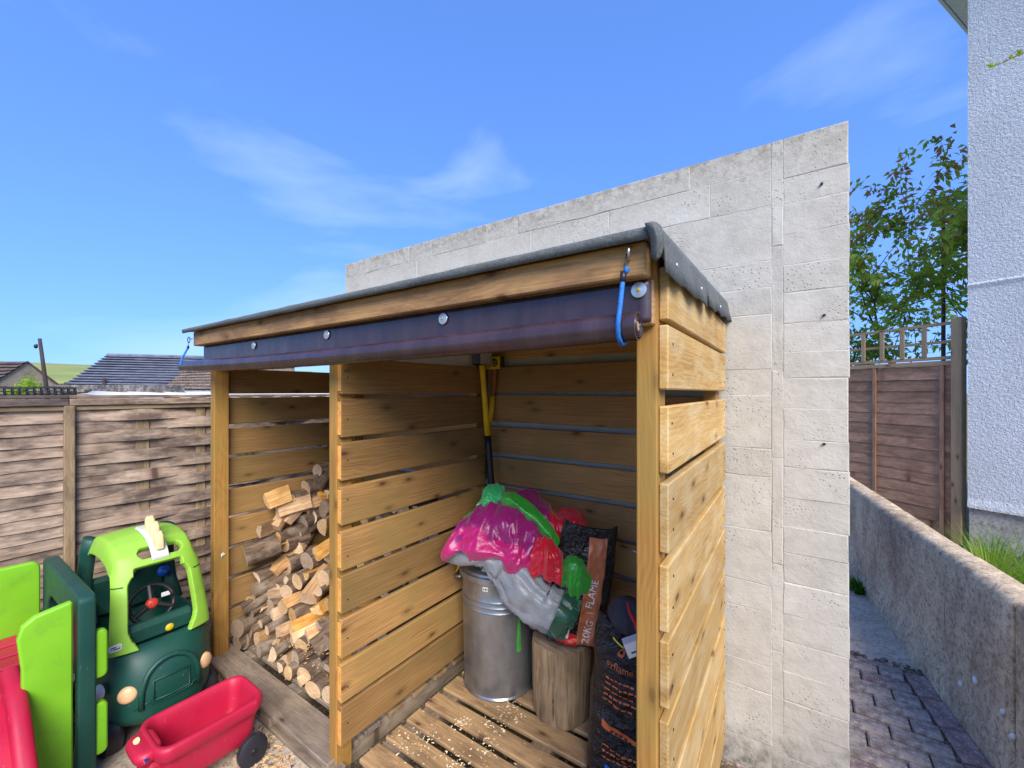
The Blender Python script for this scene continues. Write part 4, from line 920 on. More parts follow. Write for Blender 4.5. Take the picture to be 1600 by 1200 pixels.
# ================================================================== FUEL BAGS
class Bag:
    def __init__(s, name, label, M, W, H, D, seed):
        s.W, s.H, s.D, s.seed = W, H, D, seed
        s.o = thing(name, label, 'fuel bag'); s.M = M
        nu, nv = 40, 56; mb = MB()
        for side in (1, -1):
            vs = [s.S(i / nu - .5, j / nv, side) for j in range(nv + 1) for i in range(nu + 1)]
            mb.add(vs, [(j*(nu+1)+i, j*(nu+1)+i+1, (j+1)*(nu+1)+i+1, (j+1)*(nu+1)+i) for j in range(nv) for i in range(nu)])
        mb.obj('bag_skin', 'bag', s.o, 'all')
    def S(s, u, v, side=1, off=0):
        e = max(0, 1 - (2*abs(u)) ** 3.2); tp = min(1, (1 - v) / .22); bt = min(1, v / .1 + .55)
        d = s.D * .5 * e ** .6 * max(.03, tp ** .7) * bt
        q = Vector((u * 4 + s.seed, v * 9, side * 2)); d += s.D * .16 * e * ((1 - abs(noise.noise(q)) * 2.2) * .6 + (1 - abs(noise.noise(q * 2.2)) * 2) * .35 - .3)
        wdt = s.W * (1 - .10 * e * 0 - .12 * math.sin(math.pi * v) * 0) * (1 - .08 * (1 - tp)) + .02 * noise.noise((v * 5, s.seed, 0))
        z = v * s.H * (1 - .05 * e) ; x = u * wdt
        y = -side * (d + off)
        y += .02 * noise.noise((u * 2, v * 3, s.seed))
        return s.M @ Vector((x, y, z))
    def decal(s, name, pts, faces, mat, off=.003, part=None):
        return MB().add([s.S(u, v, 1, off) for u, v in pts], faces).obj(name, mat, part or s.o, 'all')
    def rect(s, name, u0, u1, v0, v1, mat, off=.003, n=8, skew=0, part=None):
        m_ = max(3, int(n)); pts = [(u0 + (u1-u0)*i/m_, v0 + (v1-v0)*j/m_ + skew*(i/m_ - .5)) for j in range(m_+1) for i in range(m_+1)]
        return s.decal(name, pts, [(j*(m_+1)+i, j*(m_+1)+i+1, (j+1)*(m_+1)+i+1, (j+1)*(m_+1)+i) for j in range(m_) for i in range(m_)], mat, off, part)
    def disc(s, name, u, v, ru, mat, off=.004, part=None, seg=20):
        k = s.W / s.H
        return s.decal(name, [(u, v)] + [(u + ru*math.cos(2*math.pi*t/seg), v + ru*k*math.sin(2*math.pi*t/seg)) for t in range(seg)], [(0, 1+t, 1+(t+1) % seg) for t in range(seg)], mat, off, part)
    def text(s, txt, u, v, size, mat, rot=0, off=.006, bold=1.0):
        me = text_mesh(txt, size); c, sn = math.cos(R(rot)), math.sin(R(rot))
        for vt in me.vertices:
            x, y = vt.co.x * bold, vt.co.y; vt.co = s.S(u + (x*c - y*sn) / s.W, v + (x*sn + y*c) / s.H, 1, off)
        me.materials.clear(); me.materials.append(MAT[mat]); return link('lettering', me, s.o)
# bag leaning behind the stump, turned on its side edge: lettering runs up
def frame(o, xdir, zdir):
    z = Vector(zdir).normalized(); x = Vector(xdir); x = (x - z * x.dot(z)).normalized(); y = z.cross(x)
    M = Matrix((x, y, z)).transposed().to_4x4(); M.translation = Vector(o); return M
b0 = atd(898, 1010, 1.79); b0.z = DZ + .335
b1M = frame(b0, RT + Vector((0, 0, -.10)), Vector((.09, .13, .97)))
bag1 = Bag('fuel_bag', 'half empty black and copper fuel bag on the stump with sideways 20KG lettering', b1M, .25, .52, .09, 3)
bag1.rect('copper_band', -.02, .30, .02, .93, 'p_brown', .004, 44)
bag1.rect('orange_foot', -.42, -.02, .015, .13, 'p_red', .0045, 30, -.05)
bag1.rect('black_flash', -.42, -.04, .16, .34, 'bag', .0045, 20)
bag1.text('20KG', .15, .15, .044, 'p_white', 84, .008); bag1.text('FLAME', .14, .47, .044, 'p_white', 84, .008)
bag1.rect('rule', .09, .21, .305, .31, 'p_white', .008, 6)
bp = bag1.rect('badge', -.33, -.17, .085, .19, 'p_white', .008, 8, -.03)
bag1.disc('badge_emblem', -.25, .14, .06, 'p_navy', .0095, bp); bag1.disc('badge_core', -.25, .14, .036, 'p_orange', .0105, bp)
# standing bag in front, right against the corner post
b2M = frame((-.222, .53, DZ), (.93, .33, 0), (.03, .08, .99))
bag2 = Bag('fuel_bag', 'glossy black fuel bag with orange lettering standing by the right front post', b2M, .38, .60, .16, 8)
bag2.text('syflame', -.25, .79, .031, 'p_orange', -4); 
bag2.decal('flame_mark', [(-.24 + .035*math.cos(a) * (1 + .3*math.sin(2*a)), .865 + .022*math.sin(a)) for a in (2*math.pi*k/16 for k in range(16))] + [(-.24 + .016*math.cos(a), .868 + .010*math.sin(a)) for a in (2*math.pi*k/16 for k in range(16))], [(k, (k+1) % 16, 16 + (k+1) % 16, 16 + k) for k in range(16)], 'p_orange')
bag2.rect('orange_band', -.38, .4, .36, .40, 'p_orange', .004, 40, -.09)
rg_ = random.Random(4)
def small_print(u0, u1, v, h, mat, off, slope=0):        # print too small to read: rows of word-length marks
    u = u0
    while u < u1:
        w_ = rg_.uniform(.02, .06); dv = slope * (u - u0); bag2.rect('small_print', u, min(u1, u + w_), v + dv, v + dv + h, mat, off, 4); u += w_ + .012
small_print(-.30, .22, .400, .010, 'bag', .007, -.115)
for k in range(5): small_print(-.38, -.12 + .04 * (k % 2), .70 - .035 * k, .010, 'p_orange', .006, -.04)
for k in range(3): small_print(-.36, .0, .31 - .028 * k, .008, 'p_orange', .006, -.08)
fb = bag2.rect('blue_square', -.33, -.27, .165, .205, 'p_blue', .004, 4); bag2.text('f', -.298, .184, .024, 'p_white', 0, .006)
yl = bag2.rect('yellow_label', -.16, -.09, .085, .155, 'p_yellow', .004, 4); bag2.text('C', -.125, .105, .03, 'bag', 0, .006); bag2.rect('label_line', -.15, -.10, .135, .14, 'bag', .006, 2)
bd = bag2.disc('round_badge', -.01, .11, .06, 'p_white'); bag2.disc('badge_ring', -.01, .11, .05, 'p_navy', .005, bd); bag2.disc('badge_core', -.01, .11, .036, 'p_white', .006, bd); bag2.disc('badge_dot', -.01, .11, .026, 'p_blue', .007, bd)
bag2.text('20K', -.3, .055, .06, 'p_white', -18)
bag2.rect('yellow_strap', -.33, -.22, .905, .915, 'p_yellow', .006, 5, -.03)
# things lying on the bag top: small drawstring pouch and white box
pouch = crumple('drawstring_pouch', atd(985, 965, 1.50), (.075, .06, .07), 'charcoal', None, 14, .18, 4); tag(pouch, 'dark grey drawstring pouch lying on top of the standing fuel bag', 'pouch')
rc = tag(MB().tube([atd(980, 940, 1.45), atd(984, 958, 1.44), atd(992, 972, 1.42), atd(995, 985, 1.42), atd(1000, 990, 1.43)], [.003, .005, .006, .004, .003], 8).obj('red_cord', 'redcord', None, 'all'), 'short red cord on the dark grey pouch', 'cord')
bxp = atd(993, 1008, 1.42)
bx = thing('carton', 'small white carton wedged between the fuel bag and the post', 'carton', bxp)
MB().box((0, 0, 0), (.075, .04, .05), .002, Matrix.Rotation(R(30), 4, 'Z') @ Matrix.Rotation(R(-22), 4, 'Y')).obj('box', 'white', bx)
Mx = Matrix.Rotation(R(30), 4, 'Z') @ Matrix.Rotation(R(-22), 4, 'Y')
MB().box((-.012, -.0203, -.008), (.022, .0006, .006), .0001, Mx).obj('print', 'charcoal', bx)
# wooden handled tool lodged behind the bags
ta, tb = atd(945, 842, 2.02), atd(1003, 866, 1.78)
tool = thing('hand_tool', 'small tool with a varnished wooden handle and thin steel shank behind the post', 'tool')
dv = (tb - ta).normalized()
MB().tube([ta - dv*.03, ta - dv*.02, ta, ta + dv*.04, ta + dv*.065], [.008, .022, .026, .02, .012], 14).obj('handle', 'copper', tool, 'all')
MB().tube([ta + dv*.06, tb], .004, 8).obj('shank', 'steel', tool, 'all')

# ================================================================== AXES
maul = thing('splitting_maul', 'long splitting maul with yellow handle and black grip leaning in the corner', 'maul')
m0, m1 = Vector((-1.165, .82, 1.70)), Vector((-1.10, .86, .74))
def mp_(t): return m0 + (m1 - m0) * t
MB().tube([mp_(t) for t in (.0, .08, .16, .44)], [.017, .016, .015, .0165], 14, flat=.8).obj('handle', 'yellow', maul, 'all')
MB().tube([mp_(t) for t in (.435, .5, .9, .97, 1)], [.0185, .018, .0175, .021, .018], 14, flat=.8).obj('grip', 'black', maul, 'all')
hM = frame(mp_(.02), (.96, -.25, 0), (0, 0, 1))
mb = MB().box((-.02, 0, .02), (.085, .05, .075), .008, hM); mb.obj('head', 'darksteel', maul)
mb = MB().loft([[hM @ Vector((.02, y, z)) for y, z in ((-.025, -.012), (.025, -.012), (.025, .055), (-.025, .055))], [hM @ Vector((.085, y, z)) for y, z in ((-.004, -.022), (.004, -.022), (.004, .065), (-.004, .065))]])
mb.obj('blade', 'steel', maul)
hat = thing('hatchet', 'small hatchet with yellow printed card over its blade hung on the back boards', 'hatchet')
Y0 = .895
h0, h1 = ony(774, 570, Y0), ony(766, 660, Y0)
hd = (h1 - h0)
MB().tube([h0 + hd*-.15, h0 + hd*.1, h0 + hd*.35 + Vector((.004, 0, 0)), h0 + hd*.56], [.014, .014, .0125, .0135], 12, flat=.6).obj('handle', 'ash', hat, 'all')
MB().tube([h0 + hd*.55, h0 + hd*.8, h0 + hd*.92 + Vector((-.004, 0, 0)), h0 + hd + Vector((-.006, 0, 0))], [.014, .0145, .017, .018], 12, flat=.6).obj('painted_grip', 'yellow', hat, 'all')
hc = ony(770, 567, Y0 - .016)
mb = MB(); mb.box(tuple(hc + Vector((.012, .016, .004))), (.1, .024, .055), .006); mb.obj('head', 'darksteel', hat)
crd = MB().box(tuple(hc), (.098, .003, .07), .0008, None).obj('card', 'yellowpl', hat)
MB().tube(torus_pts(hc + Vector((.012, -.003, 0)), .018, (1, 0, 0), (0, 0, 1)), .0034, 8).obj('card_print', 'black', crd, 'all')
for a in (90, 210, 330): MB().tube([hc + Vector((.012, -.003, 0)), hc + Vector((.012 + .016*math.cos(R(a)), -.003, .016*math.sin(R(a))))], .003, 6).obj('card_print', 'black', crd)
MB().tube(torus_pts(hc + Vector((-.012, -.003, 0)), .016, (1, 0, 0), (0, 0, 1), 90, 270), .003, 8).obj('card_print', 'black', crd, 'all')
MB().tube([hc + Vector((.012, .01, .04)), hc + Vector((.012, .06, .036))], .003, 8).obj('nail', 'darksteel', hat)

# ================================================================== TOY CAR  (local: +x forward, z up)
car = thing('toy_car', 'dark green ride-on toy car with lime roof and cream spikes by the fence', 'toy car', (-2.33, -.28, 0))
def plan(L0, L1, W_, z, n=40, e=.72):
    """rounded plan outline from x = -L0 to L1"""
    out = []
    for k in range(n):
        a = 2*math.pi*k/n; c, s = math.cos(a), math.sin(a)
        x = math.copysign(abs(c) ** e, c) * (L1 if c > 0 else L0); y = math.copysign(abs(s) ** e, s) * W_
        out.append(Vector((x, y, z)))
    return out
def tilt(ring, k): return [Vector((p.x, p.y, p.z + k * max(0, p.x))) for p in ring]
rings = [plan(.30, .26, .15, .105), plan(.35, .315, .19, .12), plan(.36, .34, .205, .16), plan(.355, .335, .2, .175), plan(.36, .34, .207, .22), plan(.358, .332, .207, .30), plan(.35, .305, .205, .37), plan(.345, .27, .2, .412), plan(.335, .235, .19, .428), plan(.325, .21, .178, .424), plan(.31, .185, .165, .39), plan(.29, .14, .155, .24), plan(.2, .1, .1, .2)]
body = subsurf(MB().loft(rings).obj('body', 'dgreen', car, 'all'), 1)
def on_front(y, z, off=0):                             # point on the nose at height z
    zs = [(.12, .315), (.16, .34), (.175, .335), (.22, .34), (.30, .332), (.37, .305), (.412, .27)]
    for (a, xa), (b, xb) in zip(zs, zs[1:]):
        if a <= z <= b: x = xa + (xb - xa) * (z - a) / (b - a); break
    else: x = .34 if z < .2 else .27
    t = min(.98, abs(y) / .206); c = (1 - t ** (1/.62 * 1.0 + .6)) ; 
    s_ = t ** (1 / .72); cc = max(0, 1 - s_ * s_) ** .5
    return Vector((x * cc ** .72 + off, y, z))
def nose_tube(pts, r_, name, mat, par): return MB().tube([on_front(y, z, .0005) for y, z in pts], r_, 8).obj(name, mat, par, 'all')
arch = [(-.10, .20)] + [(-.098, .27)] + [(-.094 * math.cos(R(a)), .275 + .095 * math.sin(R(a))) for a in range(15, 180, 15)] + [(.098, .27), (.10, .20)]
nose_tube(arch, .011, 'grille_arch', 'dgreen', body)
nose_tube([(-.062, .222), (-.062, .30), (0, .302), (.062, .30), (.062, .222), (0, .22), (-.062, .222)], .0035, 'number_plate_frame', 'dgreen', body)
nose_tube([(-.12, .205), (-.075, .225), (-.07, .212), (0, .208), (.07, .212), (.075, .225), (.12, .205)], .003, 'bumper_line', 'dgreen', body)
def dome(c, nrm, r_, h, name, mat, par, n=20):
    M = Vector(nrm).normalized().to_track_quat('Z', 'Y').to_matrix().to_4x4(); M.translation = Vector(c)
    return MB().lathe([(r_, -.004), (r_ * .98, h*.25), (r_ * .8, h*.7), (r_ * .45, h*.94), (0, h)], n, M).obj(name, mat, par, 'all')
for s in (-1, 1):
    p = on_front(s * .135, .27, -.004); dome(p, (.8, s * .45, .12), .034, .016, 'headlight', 'headlight', body)
    # round hub knob beside the nose
dome(Vector((.20, -.205, .285)), (.35, -1, .15), .03, .035, 'side_lamp', 'white', body)
yp = MB().box((.325, .0, .115), (.02, .15, .03), .004).obj('front_plate', 'yellowpl', body)
for x, y in ((.17, -.17), (.17, .17), (-.22, -.17), (-.22, .17)):
    M = Matrix.Translation((x, y, .085)) @ Matrix.Rotation(R(90), 4, 'X')
    wh = MB().lathe([(.0, -.036), (.05, -.036), (.074, -.034), (.085, -.022), (.085, .022), (.074, .034), (.05, .036), (.045, .026), (0, .026)], 32, M).obj('wheel', 'rubber', car, 40)
    MB().lathe([(.0, .036), (.02, .034), (.026, .026), (.026, -.04), (0, -.042)], 20, M).obj('hub', 'black', wh, 40)
    if x > 0: MB().tube([(x, y * .6, .085), (x, y * .6, .2)], .03, 14).obj('fork', 'dgreen', car, 'all')
# lime front frame + roof as one shell with windscreen opening and grip slot
NU, NVV = 64, 88; prof = [(.262, .415), (.255, .47), (.235, .56), (.21, .65), (.175, .735), (.13, .795), (.06, .835), (-.03, .85), (-.13, .848), (-.22, .835), (-.27, .81)]
def shell(u, v):
    t = v * (len(prof) - 1); i = min(int(t), len(prof) - 2); f = t - i
    x = prof[i][0] + (prof[i+1][0] - prof[i][0]) * f; z = prof[i][1] + (prof[i+1][1] - prof[i][1]) * f
    wd = .196 - .026 * smooth(.0, .45, v) + .0 * v
    a = abs(u); y = math.copysign(wd * (a if a < .86 else .86 + (a - .86) * .55), u)
    z -= smooth(.35, .55, v) * (.022 * a * a + .075 * max(0, a - .8) / .2); x -= .05 * a ** 3 * (1 - smooth(.4, .6, v))
    return Vector((x, y, z))
vs = [shell(i / NU * 2 - 1, j / NVV) for j in range(NVV + 1) for i in range(NU + 1)]; fs = []
for j in range(NVV):
    for i in range(NU):
        u = (i + .5) / NU * 2 - 1; v = (j + .5) / NVV
        base = .64 - .20 * (1 - smooth(0, .16, v))                     # pillars flare out at the foot
        if v < .405 and abs(u) < base * (1 - .18 * smooth(.30, .41, v)) and not (v > .36 and abs(u) > .5): continue
        if (((u - .1) / .48) ** 4 + ((v - .50) / .04) ** 2) < 1: continue
        fs.append((j*(NU+1)+i, j*(NU+1)+i+1, (j+1)*(NU+1)+i+1, (j+1)*(NU+1)+i))
roofo = MB().add(vs, fs)
used = sorted({i for f in roofo.f for i in f}); mpv = {o: n for n, o in enumerate(used)}; roofo.v = [roofo.v[i] for i in used]; roofo.f = [tuple(mpv[i] for i in f) for f in roofo.f]
ro = roofo.obj('roof_frame', 'limepale', car, 'all')
sm_ = ro.modifiers.new('sm', 'SMOOTH'); sm_.iterations = 9; sm_.factor = .5
sl_ = ro.modifiers.new('s', 'SOLIDIFY'); sl_.thickness = .03; sl_.offset = -1; subsurf(ro, 1)
for s in (-1, 1):                                                     # seam, badge and rear pillars
    MB().tube([shell(s * t, .335) + Vector((.002, 0, 0)) for t in (.72, .8, .88, .96, 1.0)], .0022, 6).obj('seam', 'dgreen', ro)
    pts = [(-.27, s*.165, .40), (-.285, s*.165, .5), (-.29, s*.16, .62), (-.27, s*.152, .74), (-.235, s*.145, .81)]
    rr = [.05, .04, .034, .034, .036]
    MB().tube([(x + .05*(1 if i == 0 else 0), y, z) for i, (x, y, z) in enumerate(pts)], rr, 14, flat=.55).obj('rear_pillar', 'dgreen', car, 'all')
MB().box((-.29, 0, .50), (.05, .3, .20), .02).obj('seat_back', 'dgreen', car)
bdg = shell(-.83, .075)
Mb = Matrix.Translation(bdg + Vector((.004, 0, 0))) @ Matrix.Rotation(R(82), 4, 'Y') @ Matrix.Rotation(R(90), 4, 'Z')
def plate(w_, h_, r_, t_, M, name, mat, par):
    o = rrect(w_, h_, r_); return MB().loft([[M @ Vector((x, y, z)) for x, y in o] for z in (0, t_)]).obj(name, mat, par)
lg = plate(.044, .026, .011, .005, Mb, 'badge', 'white', ro); plate(.036, .018, .008, .0056, Mb, 'badge_face', 'greyplate', lg)
for k, (x, y, w_) in enumerate(((-.006, .004, .016), (.004, -.004, .02))): plate(w_, .004, .0015, .0062, Mb @ Matrix.Translation((x, y, 0)), 'badge_print', 'p_navy', lg)
# foam spike crest on a pale plate across the roof
crest = MB()
cp = []
for k in range(9):
    x = .10 - .19 * k / 8; q = shell(0.06, .43 + .33 * k / 8); cp.append(q + Vector((0, 0, .006)))
rl = [[p + Vector((0, -.032, -.003)), p + Vector((0, .032, -.003)), p + Vector((0, .028, .007)), p + Vector((0, -.028, .007))] for p in cp]
cr_ = MB().loft(rl).obj('crest_plate', 'greyplate', ro, 30)
for k in (1.6, 3.6, 5.4):
    i = int(k); p = cp[i] + (cp[i+1] - cp[i]) * (k - i)
    rr_ = []
    for zz, w_, d_ in ((0, .034, .019), (.03, .036, .02), (.06, .03, .019), (.074, .02, .014)):
        rr_.append([p + Vector((x - zz * .12, y, zz)) for x, y in rrect(w_*1.3, d_*1.7, d_*.5)])
    MB().loft(rr_).obj('foam_spike', 'cream', cr_, 35)
# dashboard, wheel, buttons
MB().box((.17, 0, .455), (.06, .26, .09), .02).obj('dashboard', 'dgreen', car)
sw = MB().tube(torus_pts((.11, -.01, .545), .082, (0, 1, 0), (-.45, 0, .89)), .0095, 10).obj('steering_wheel', 'black', car, 'all')
for a in (90, 210, 330): MB().tube([(.11, -.01, .545), Vector((.11, -.01, .545)) + Vector((0, 1, 0)) * .08*math.cos(R(a)) + Vector((-.45, 0, .89)) * .08*math.sin(R(a))], .012, 8).obj('spoke', 'black', sw)
dome((.113, -.01, .545), (.89, 0, .45), .024, .016, 'horn_button', 'redbtn', sw); dome((.12, -.02, .546), (.89, 0, .45), .01, .01, 'horn', 'redbtn', sw)
MB().box((.09, .05, .56), (.003, .04, .02), .001).obj('paper_tag', 'white', sw)
bl = dome((-.235, .13, .56), (1, 0, .1), .028, .018, 'blue_button', 'bluebtn', car); dome((-.21, .13, .562), (1, 0, .1), .012, .012, 'button_knob', 'bluebtn', bl)
dome((.195, .03, .445), (1, 0, .2), .018, .012, 'amber_lamp', 'yellowpl', car)
dome((-.26, -.02, .62), (.6, 0, .8), .05, .04, 'head_rest', 'white', car)

# ================================================================== WAGON
wag = thing('toy_wagon', 'pink red plastic toy wagon with black wheels in front of the green car', 'toy wagon', (-1.71, -.262, 0), R(89))
wag.scale = (.84, .95, .98)
def wring(L_, W_, r_, z, sh=0): return [Vector((x + sh, y, z)) for x, y in rrect(L_, W_, r_, 6)]
rings = [wring(.30, .15, .04, .075), wring(.35, .19, .045, .085), wring(.375, .215, .05, .15), wring(.385, .225, .052, .2), wring(.405, .245, .056, .206), wring(.43, .268, .062, .228), wring(.435, .272, .064, .252), wring(.425, .262, .062, .266), wring(.40, .238, .055, .27), wring(.375, .212, .05, .262), wring(.355, .19, .046, .22), wring(.33, .17, .04, .11), wring(.2, .1, .03, .1)]
tub = subsurf(MB().loft(rings).obj('tub', 'pink', wag, 'all'), 1)
# raised pull lip on the front end with a finger recess
lip = [wring(.09, .16, .04, .215, -.215), wring(.10, .17, .045, .232, -.22), wring(.10, .168, .045, .25, -.222), wring(.08, .15, .036, .262, -.215), wring(.06, .12, .03, .264, -.21)]
subsurf(MB().loft(lip).obj('pull_lip', 'pink', wag, 'all'), 1)
for s in (-1, 1): MB().box((-.20, s * .07, .15), (.05, .03, .13), .012).obj('hitch_rib', 'pinkdeep', wag)
MB().box((-.19, 0, .12), (.02, .11, .10), .01).obj('hitch_recess', 'pinkdeep', wag)
Mw = Matrix.Translation((-.238, .02, .2635)) @ Matrix.Rotation(R(-22), 4, 'Y')
plate(.022, .034, .0105, .003, Mw, 'round_badge', 'cream', wag)
MB().box((-.235, -.085, .246), (.012, .03, .004), .001).obj('scuff_mark', 'p_navy', wag)
for x, y in ((-.15, -.125), (-.15, .125), (.15, -.125), (.15, .125)):
    M = Matrix.Translation((x, y, .065)) @ Matrix.Rotation(R(90), 4, 'X')
    wh = MB().lathe([(0, -.018), (.03, -.018), (.055, -.016), (.065, -.01), (.065, .01), (.055, .016), (.03, .018), (0, .018)], 28, M).obj('wheel', 'rubber', wag, 40)
    MB().lathe([(0, .022), (.012, .021), (.016, .016), (.016, -.02), (0, -.022)], 16, M).obj('hub', 'black', wh, 40)
for x in (-.15, .15): MB().tube([(x, -.13, .065), (x, .13, .065)], .007, 8).obj('axle', 'darksteel', wag)

# ================================================================== CLIMBER WITH SLIDE
clm = thing('climbing_slide', 'lime and dark green plastic climbing frame with pink slide at the left edge', 'climbing frame', (-2.3, -.56, 0))
HT = .75
def panel(outline, t_, M, name, mat, par=clm, bev=.012, holes=()):
    """extruded 2D outline (x, z) with rounded rim; hole outlines make openings"""
    bm = bmesh.new()
    def loop(o): 
        v_ = [bm.verts.new((x, 0, z)) for x, z in o]; return [bm.edges.new((v_[i], v_[(i+1) % len(v_)])) for i in range(len(v_))]
    ed = loop(outline)
    for h in holes: ed += loop(h)
    bmesh.ops.triangle_fill(bm, use_beauty=True, use_dissolve=False, edges=ed)
    r_ = bmesh.ops.extrude_face_region(bm, geom=list(bm.faces)); 
    bmesh.ops.translate(bm, vec=(0, t_, 0), verts=[e for e in r_['geom'] if isinstance(e, bmesh.types.BMVert)])
    bmesh.ops.translate(bm, vec=(0, -t_/2, 0), verts=bm.verts); bmesh.ops.recalc_face_normals(bm, faces=bm.faces)
    es = [e for e in bm.edges if len(e.link_faces) == 2 and e.calc_face_angle() > R(60)]
    bmesh.ops.bevel(bm, geom=es, offset=bev, segments=3, profile=.6, affect='EDGES')
    me = bpy.data.meshes.new(name); bm.to_mesh(me); bm.free(); me.materials.append(MAT[mat])
    me.polygons.foreach_set('use_smooth', [True] * len(me.polygons)); me.set_sharp_from_angle(angle=R(35))
    return link(name, me, par, M)
def rr2(x0, x1, z0, z1, r_, n=5): return [(x + (x0+x1)/2, z + (z0+z1)/2) for x, z in rrect(x1-x0, z1-z0, r_, n)]
# dark green side frame along X (arched opening)
archh = [(x, z) for x, z in rr2(-.27, .27, .10, .62, .12, 6)]
panel(rr2(-.365, .33, 0, HT, .03), .05, Matrix.Translation((0, .015, 0)), 'side_frame', 'dgreen', holes=[archh])
panel(rr2(-.365, .33, 0, HT, .03), .05, Matrix.Translation((0, -.64, 0)), 'side_frame', 'dgreen', holes=[archh])
Rz = Matrix.Rotation(R(90), 4, 'Z')
# near lime panel beside the slide mouth (faces +X), rounded upper corner
panel([(-.145, 0), (-.145, .55), (-.155, .66), (-.145, .70), (-.115, .725), (-.02, .742), (-.02, 0)], .035, Matrix.Translation((.30, 0, 0)) @ Rz, 'slide_panel', 'lime')
panel([(-.485, 0), (-.485, .74), (-.575, .725), (-.605, .70), (-.61, .66), (-.61, 0)], .035, Matrix.Translation((.30, 0, 0)) @ Rz, 'slide_panel', 'lime')
for z0, z1 in ((.415, .60), (.12, .32)): panel(rr2(.03, .075, z0, z1, .02), .035, Matrix.Translation((.30, 0, 0)) @ Rz, 'panel_tab', 'lime')
panel(rr2(-.64, -.02, .02, .745, .03), .035, Matrix.Translation((-.345, 0, 0)) @ Rz, 'rear_panel', 'lime', holes=[rr2(-.50, -.16, .10, .64, .12, 6)])
# deck and slide
deck = MB()
for k in range(4): deck.box((-.27 + k * .135, -.31, .40), (.13, .58, .05), .01)
pl = MB().box((-.06, -.31, .41), (.56, .59, .05), .012).obj('platform', 'pinkdeep', clm)
for k in range(5): MB().box((-.28 + k * .11, -.31, .437), (.09, .56, .012), .005).obj('platform_ridge', 'pink', clm)
def sweepbox(pts, y0, y1, t_, name, mat):
    rings = []
    for i, (x, z) in enumerate(pts):
        a = Vector((pts[min(i+1, len(pts)-1)][0] - pts[max(i-1, 0)][0], pts[min(i+1, len(pts)-1)][1] - pts[max(i-1, 0)][1])).normalized(); nx_, nz_ = -a.y, a.x
        rings.append([Vector((x, y0, z)), Vector((x, y1, z)), Vector((x - nx_*t_*-1, y1, z + nz_*t_)), Vector((x + nx_*t_, y0, z + nz_*t_))])
    return MB().loft(rings).obj(name, mat, clm, 40)
sl = [(.16, .455), (.26, .45), (.34, .42), (.42, .36), (.52, .27), (.64, .165), (.74, .09), (.84, .06), (.92, .055)]
sweepbox([(x, z - .05) for x, z in sl], -.46, -.16, .03, 'slide_bed', 'pink')
for y0 in (-.155, -.5):
    rg2 = []
    for i, (x, z) in enumerate(sl):
        rg2.append([Vector((x + .0, y0 + p[0], z + .005 + p[1])) for p in rrect(.05, .11, .02, 4)])
    MB().loft(rg2).obj('slide_rail', 'pink', clm, 45)

# ================================================================== LEFT WOVEN FENCE
FX = -3.0
def woven(y0, y1, label, seed, weave):
    f = thing('woven_fence_panel', label, 'fence', (FX, (y0+y1)/2, 0), group=None); rg_ = random.Random(seed)
    L_ = y1 - y0; n = 23; zt = 1.418; pitch = .0605
    bats = [y for y in (-1.02, -.73, -.127, .168, .46, .75, 1.04, 1.33) if y0 + .02 < y < y1 - .02]
    for b_ in bats: board(f, 'batten', (FX - .004, b_, .04), (FX - .004, b_, zt + .01), (0, 1, 0), .062 if (b_ < 0) else .05, .008, 'fencebat', .001)
    for i in range(n):
        z = zt - pitch * (i + .5)
        if weave:
            # alternate slats pass in front of / behind every second batten
            edges = [y0 + .01] + bats + [y1 - .01]
            pts = []
            steps = 40
            prof_ = []
            for k in range(steps + 1):
                y = y0 + .01 + (L_ - .02) * k / steps
                off = .0
                for bi, b_ in enumerate(bats):
                    sg = 1 if (bi + i) % 2 == 0 else -1
                    off += sg * .017 * math.exp(-((y - b_) / .09) ** 2)
                prof_.append((y, off))
            hh = pitch * .5 + .003; wv = rg_.uniform(-.003, .003); rings = []
            for y, off in prof_:
                wz = .003 * noise.noise((y * 6, i, seed)); tl = .004
                rings.append([Vector((y - (y0+y1)/2, off + .0025 + tl, -hh + wz)), Vector((y - (y0+y1)/2, off + .0025 - tl * .5, hh + wz*.6)), Vector((y - (y0+y1)/2, off - .0025 - tl * .5, hh + wz*.6)), Vector((y - (y0+y1)/2, off - .0025 + tl, -hh + wz))])
            me = MB().loft(rings).mesh('slat', 'fence')
        else:
            rings = []; hh = pitch * .56
            for k in range(25):
                y = -L_/2 + .005 + (L_ - .01) * k / 24; wz = .009 * noise.noise((y * 4, i * 3, seed)); ox = .006 * noise.noise((y * 3, i, seed + 2))
                rings.append([Vector((y, .006 + ox, -hh + wz)), Vector((y, -.003 + ox, hh)), Vector((y, -.009 + ox, hh)), Vector((y, 0 + ox, -hh + wz))])
            me = MB().loft(rings).mesh('slat', 'fence')
        # local x runs along world Y, local y = out of the fence (+X)
        M = Matrix(((0, 1, 0, 0), (1, 0, 0, 0), (0, 0, 1, z), (0, 0, 0, 1)))
        link('slat', me, f, M)
    dk = not weave
    board(f, 'top_rail', (FX + .012, y0, 1.432), (FX + .012, y1, 1.432), (0, 0, 1), .025, .016, 'fencebat', .002)
    board(f, 'top_rail', (FX + .018, y0, 1.463), (FX + .018, y1, 1.463), (0, 0, 1), .036, .03, 'fencedark' if dk else 'fence', .003)
    board(f, 'cap_rail', (FX, y0, 1.492), (FX, y1, 1.492), (1, 0, 0), .05, .018, 'fencedark' if dk else 'fence', .003)
    return f
woven(-1.9, -.436, 'weathered grey woven fence panel left of the fence post, under black netting', 3, False)
woven(-.434, 1.43, 'weathered pinkish woven fence panel between the fence post and the log store', 4, True)
fp = thing('fence_post', 'slim weathered fence post between the two woven panels', 'fence post', (FX, -.435, 0))
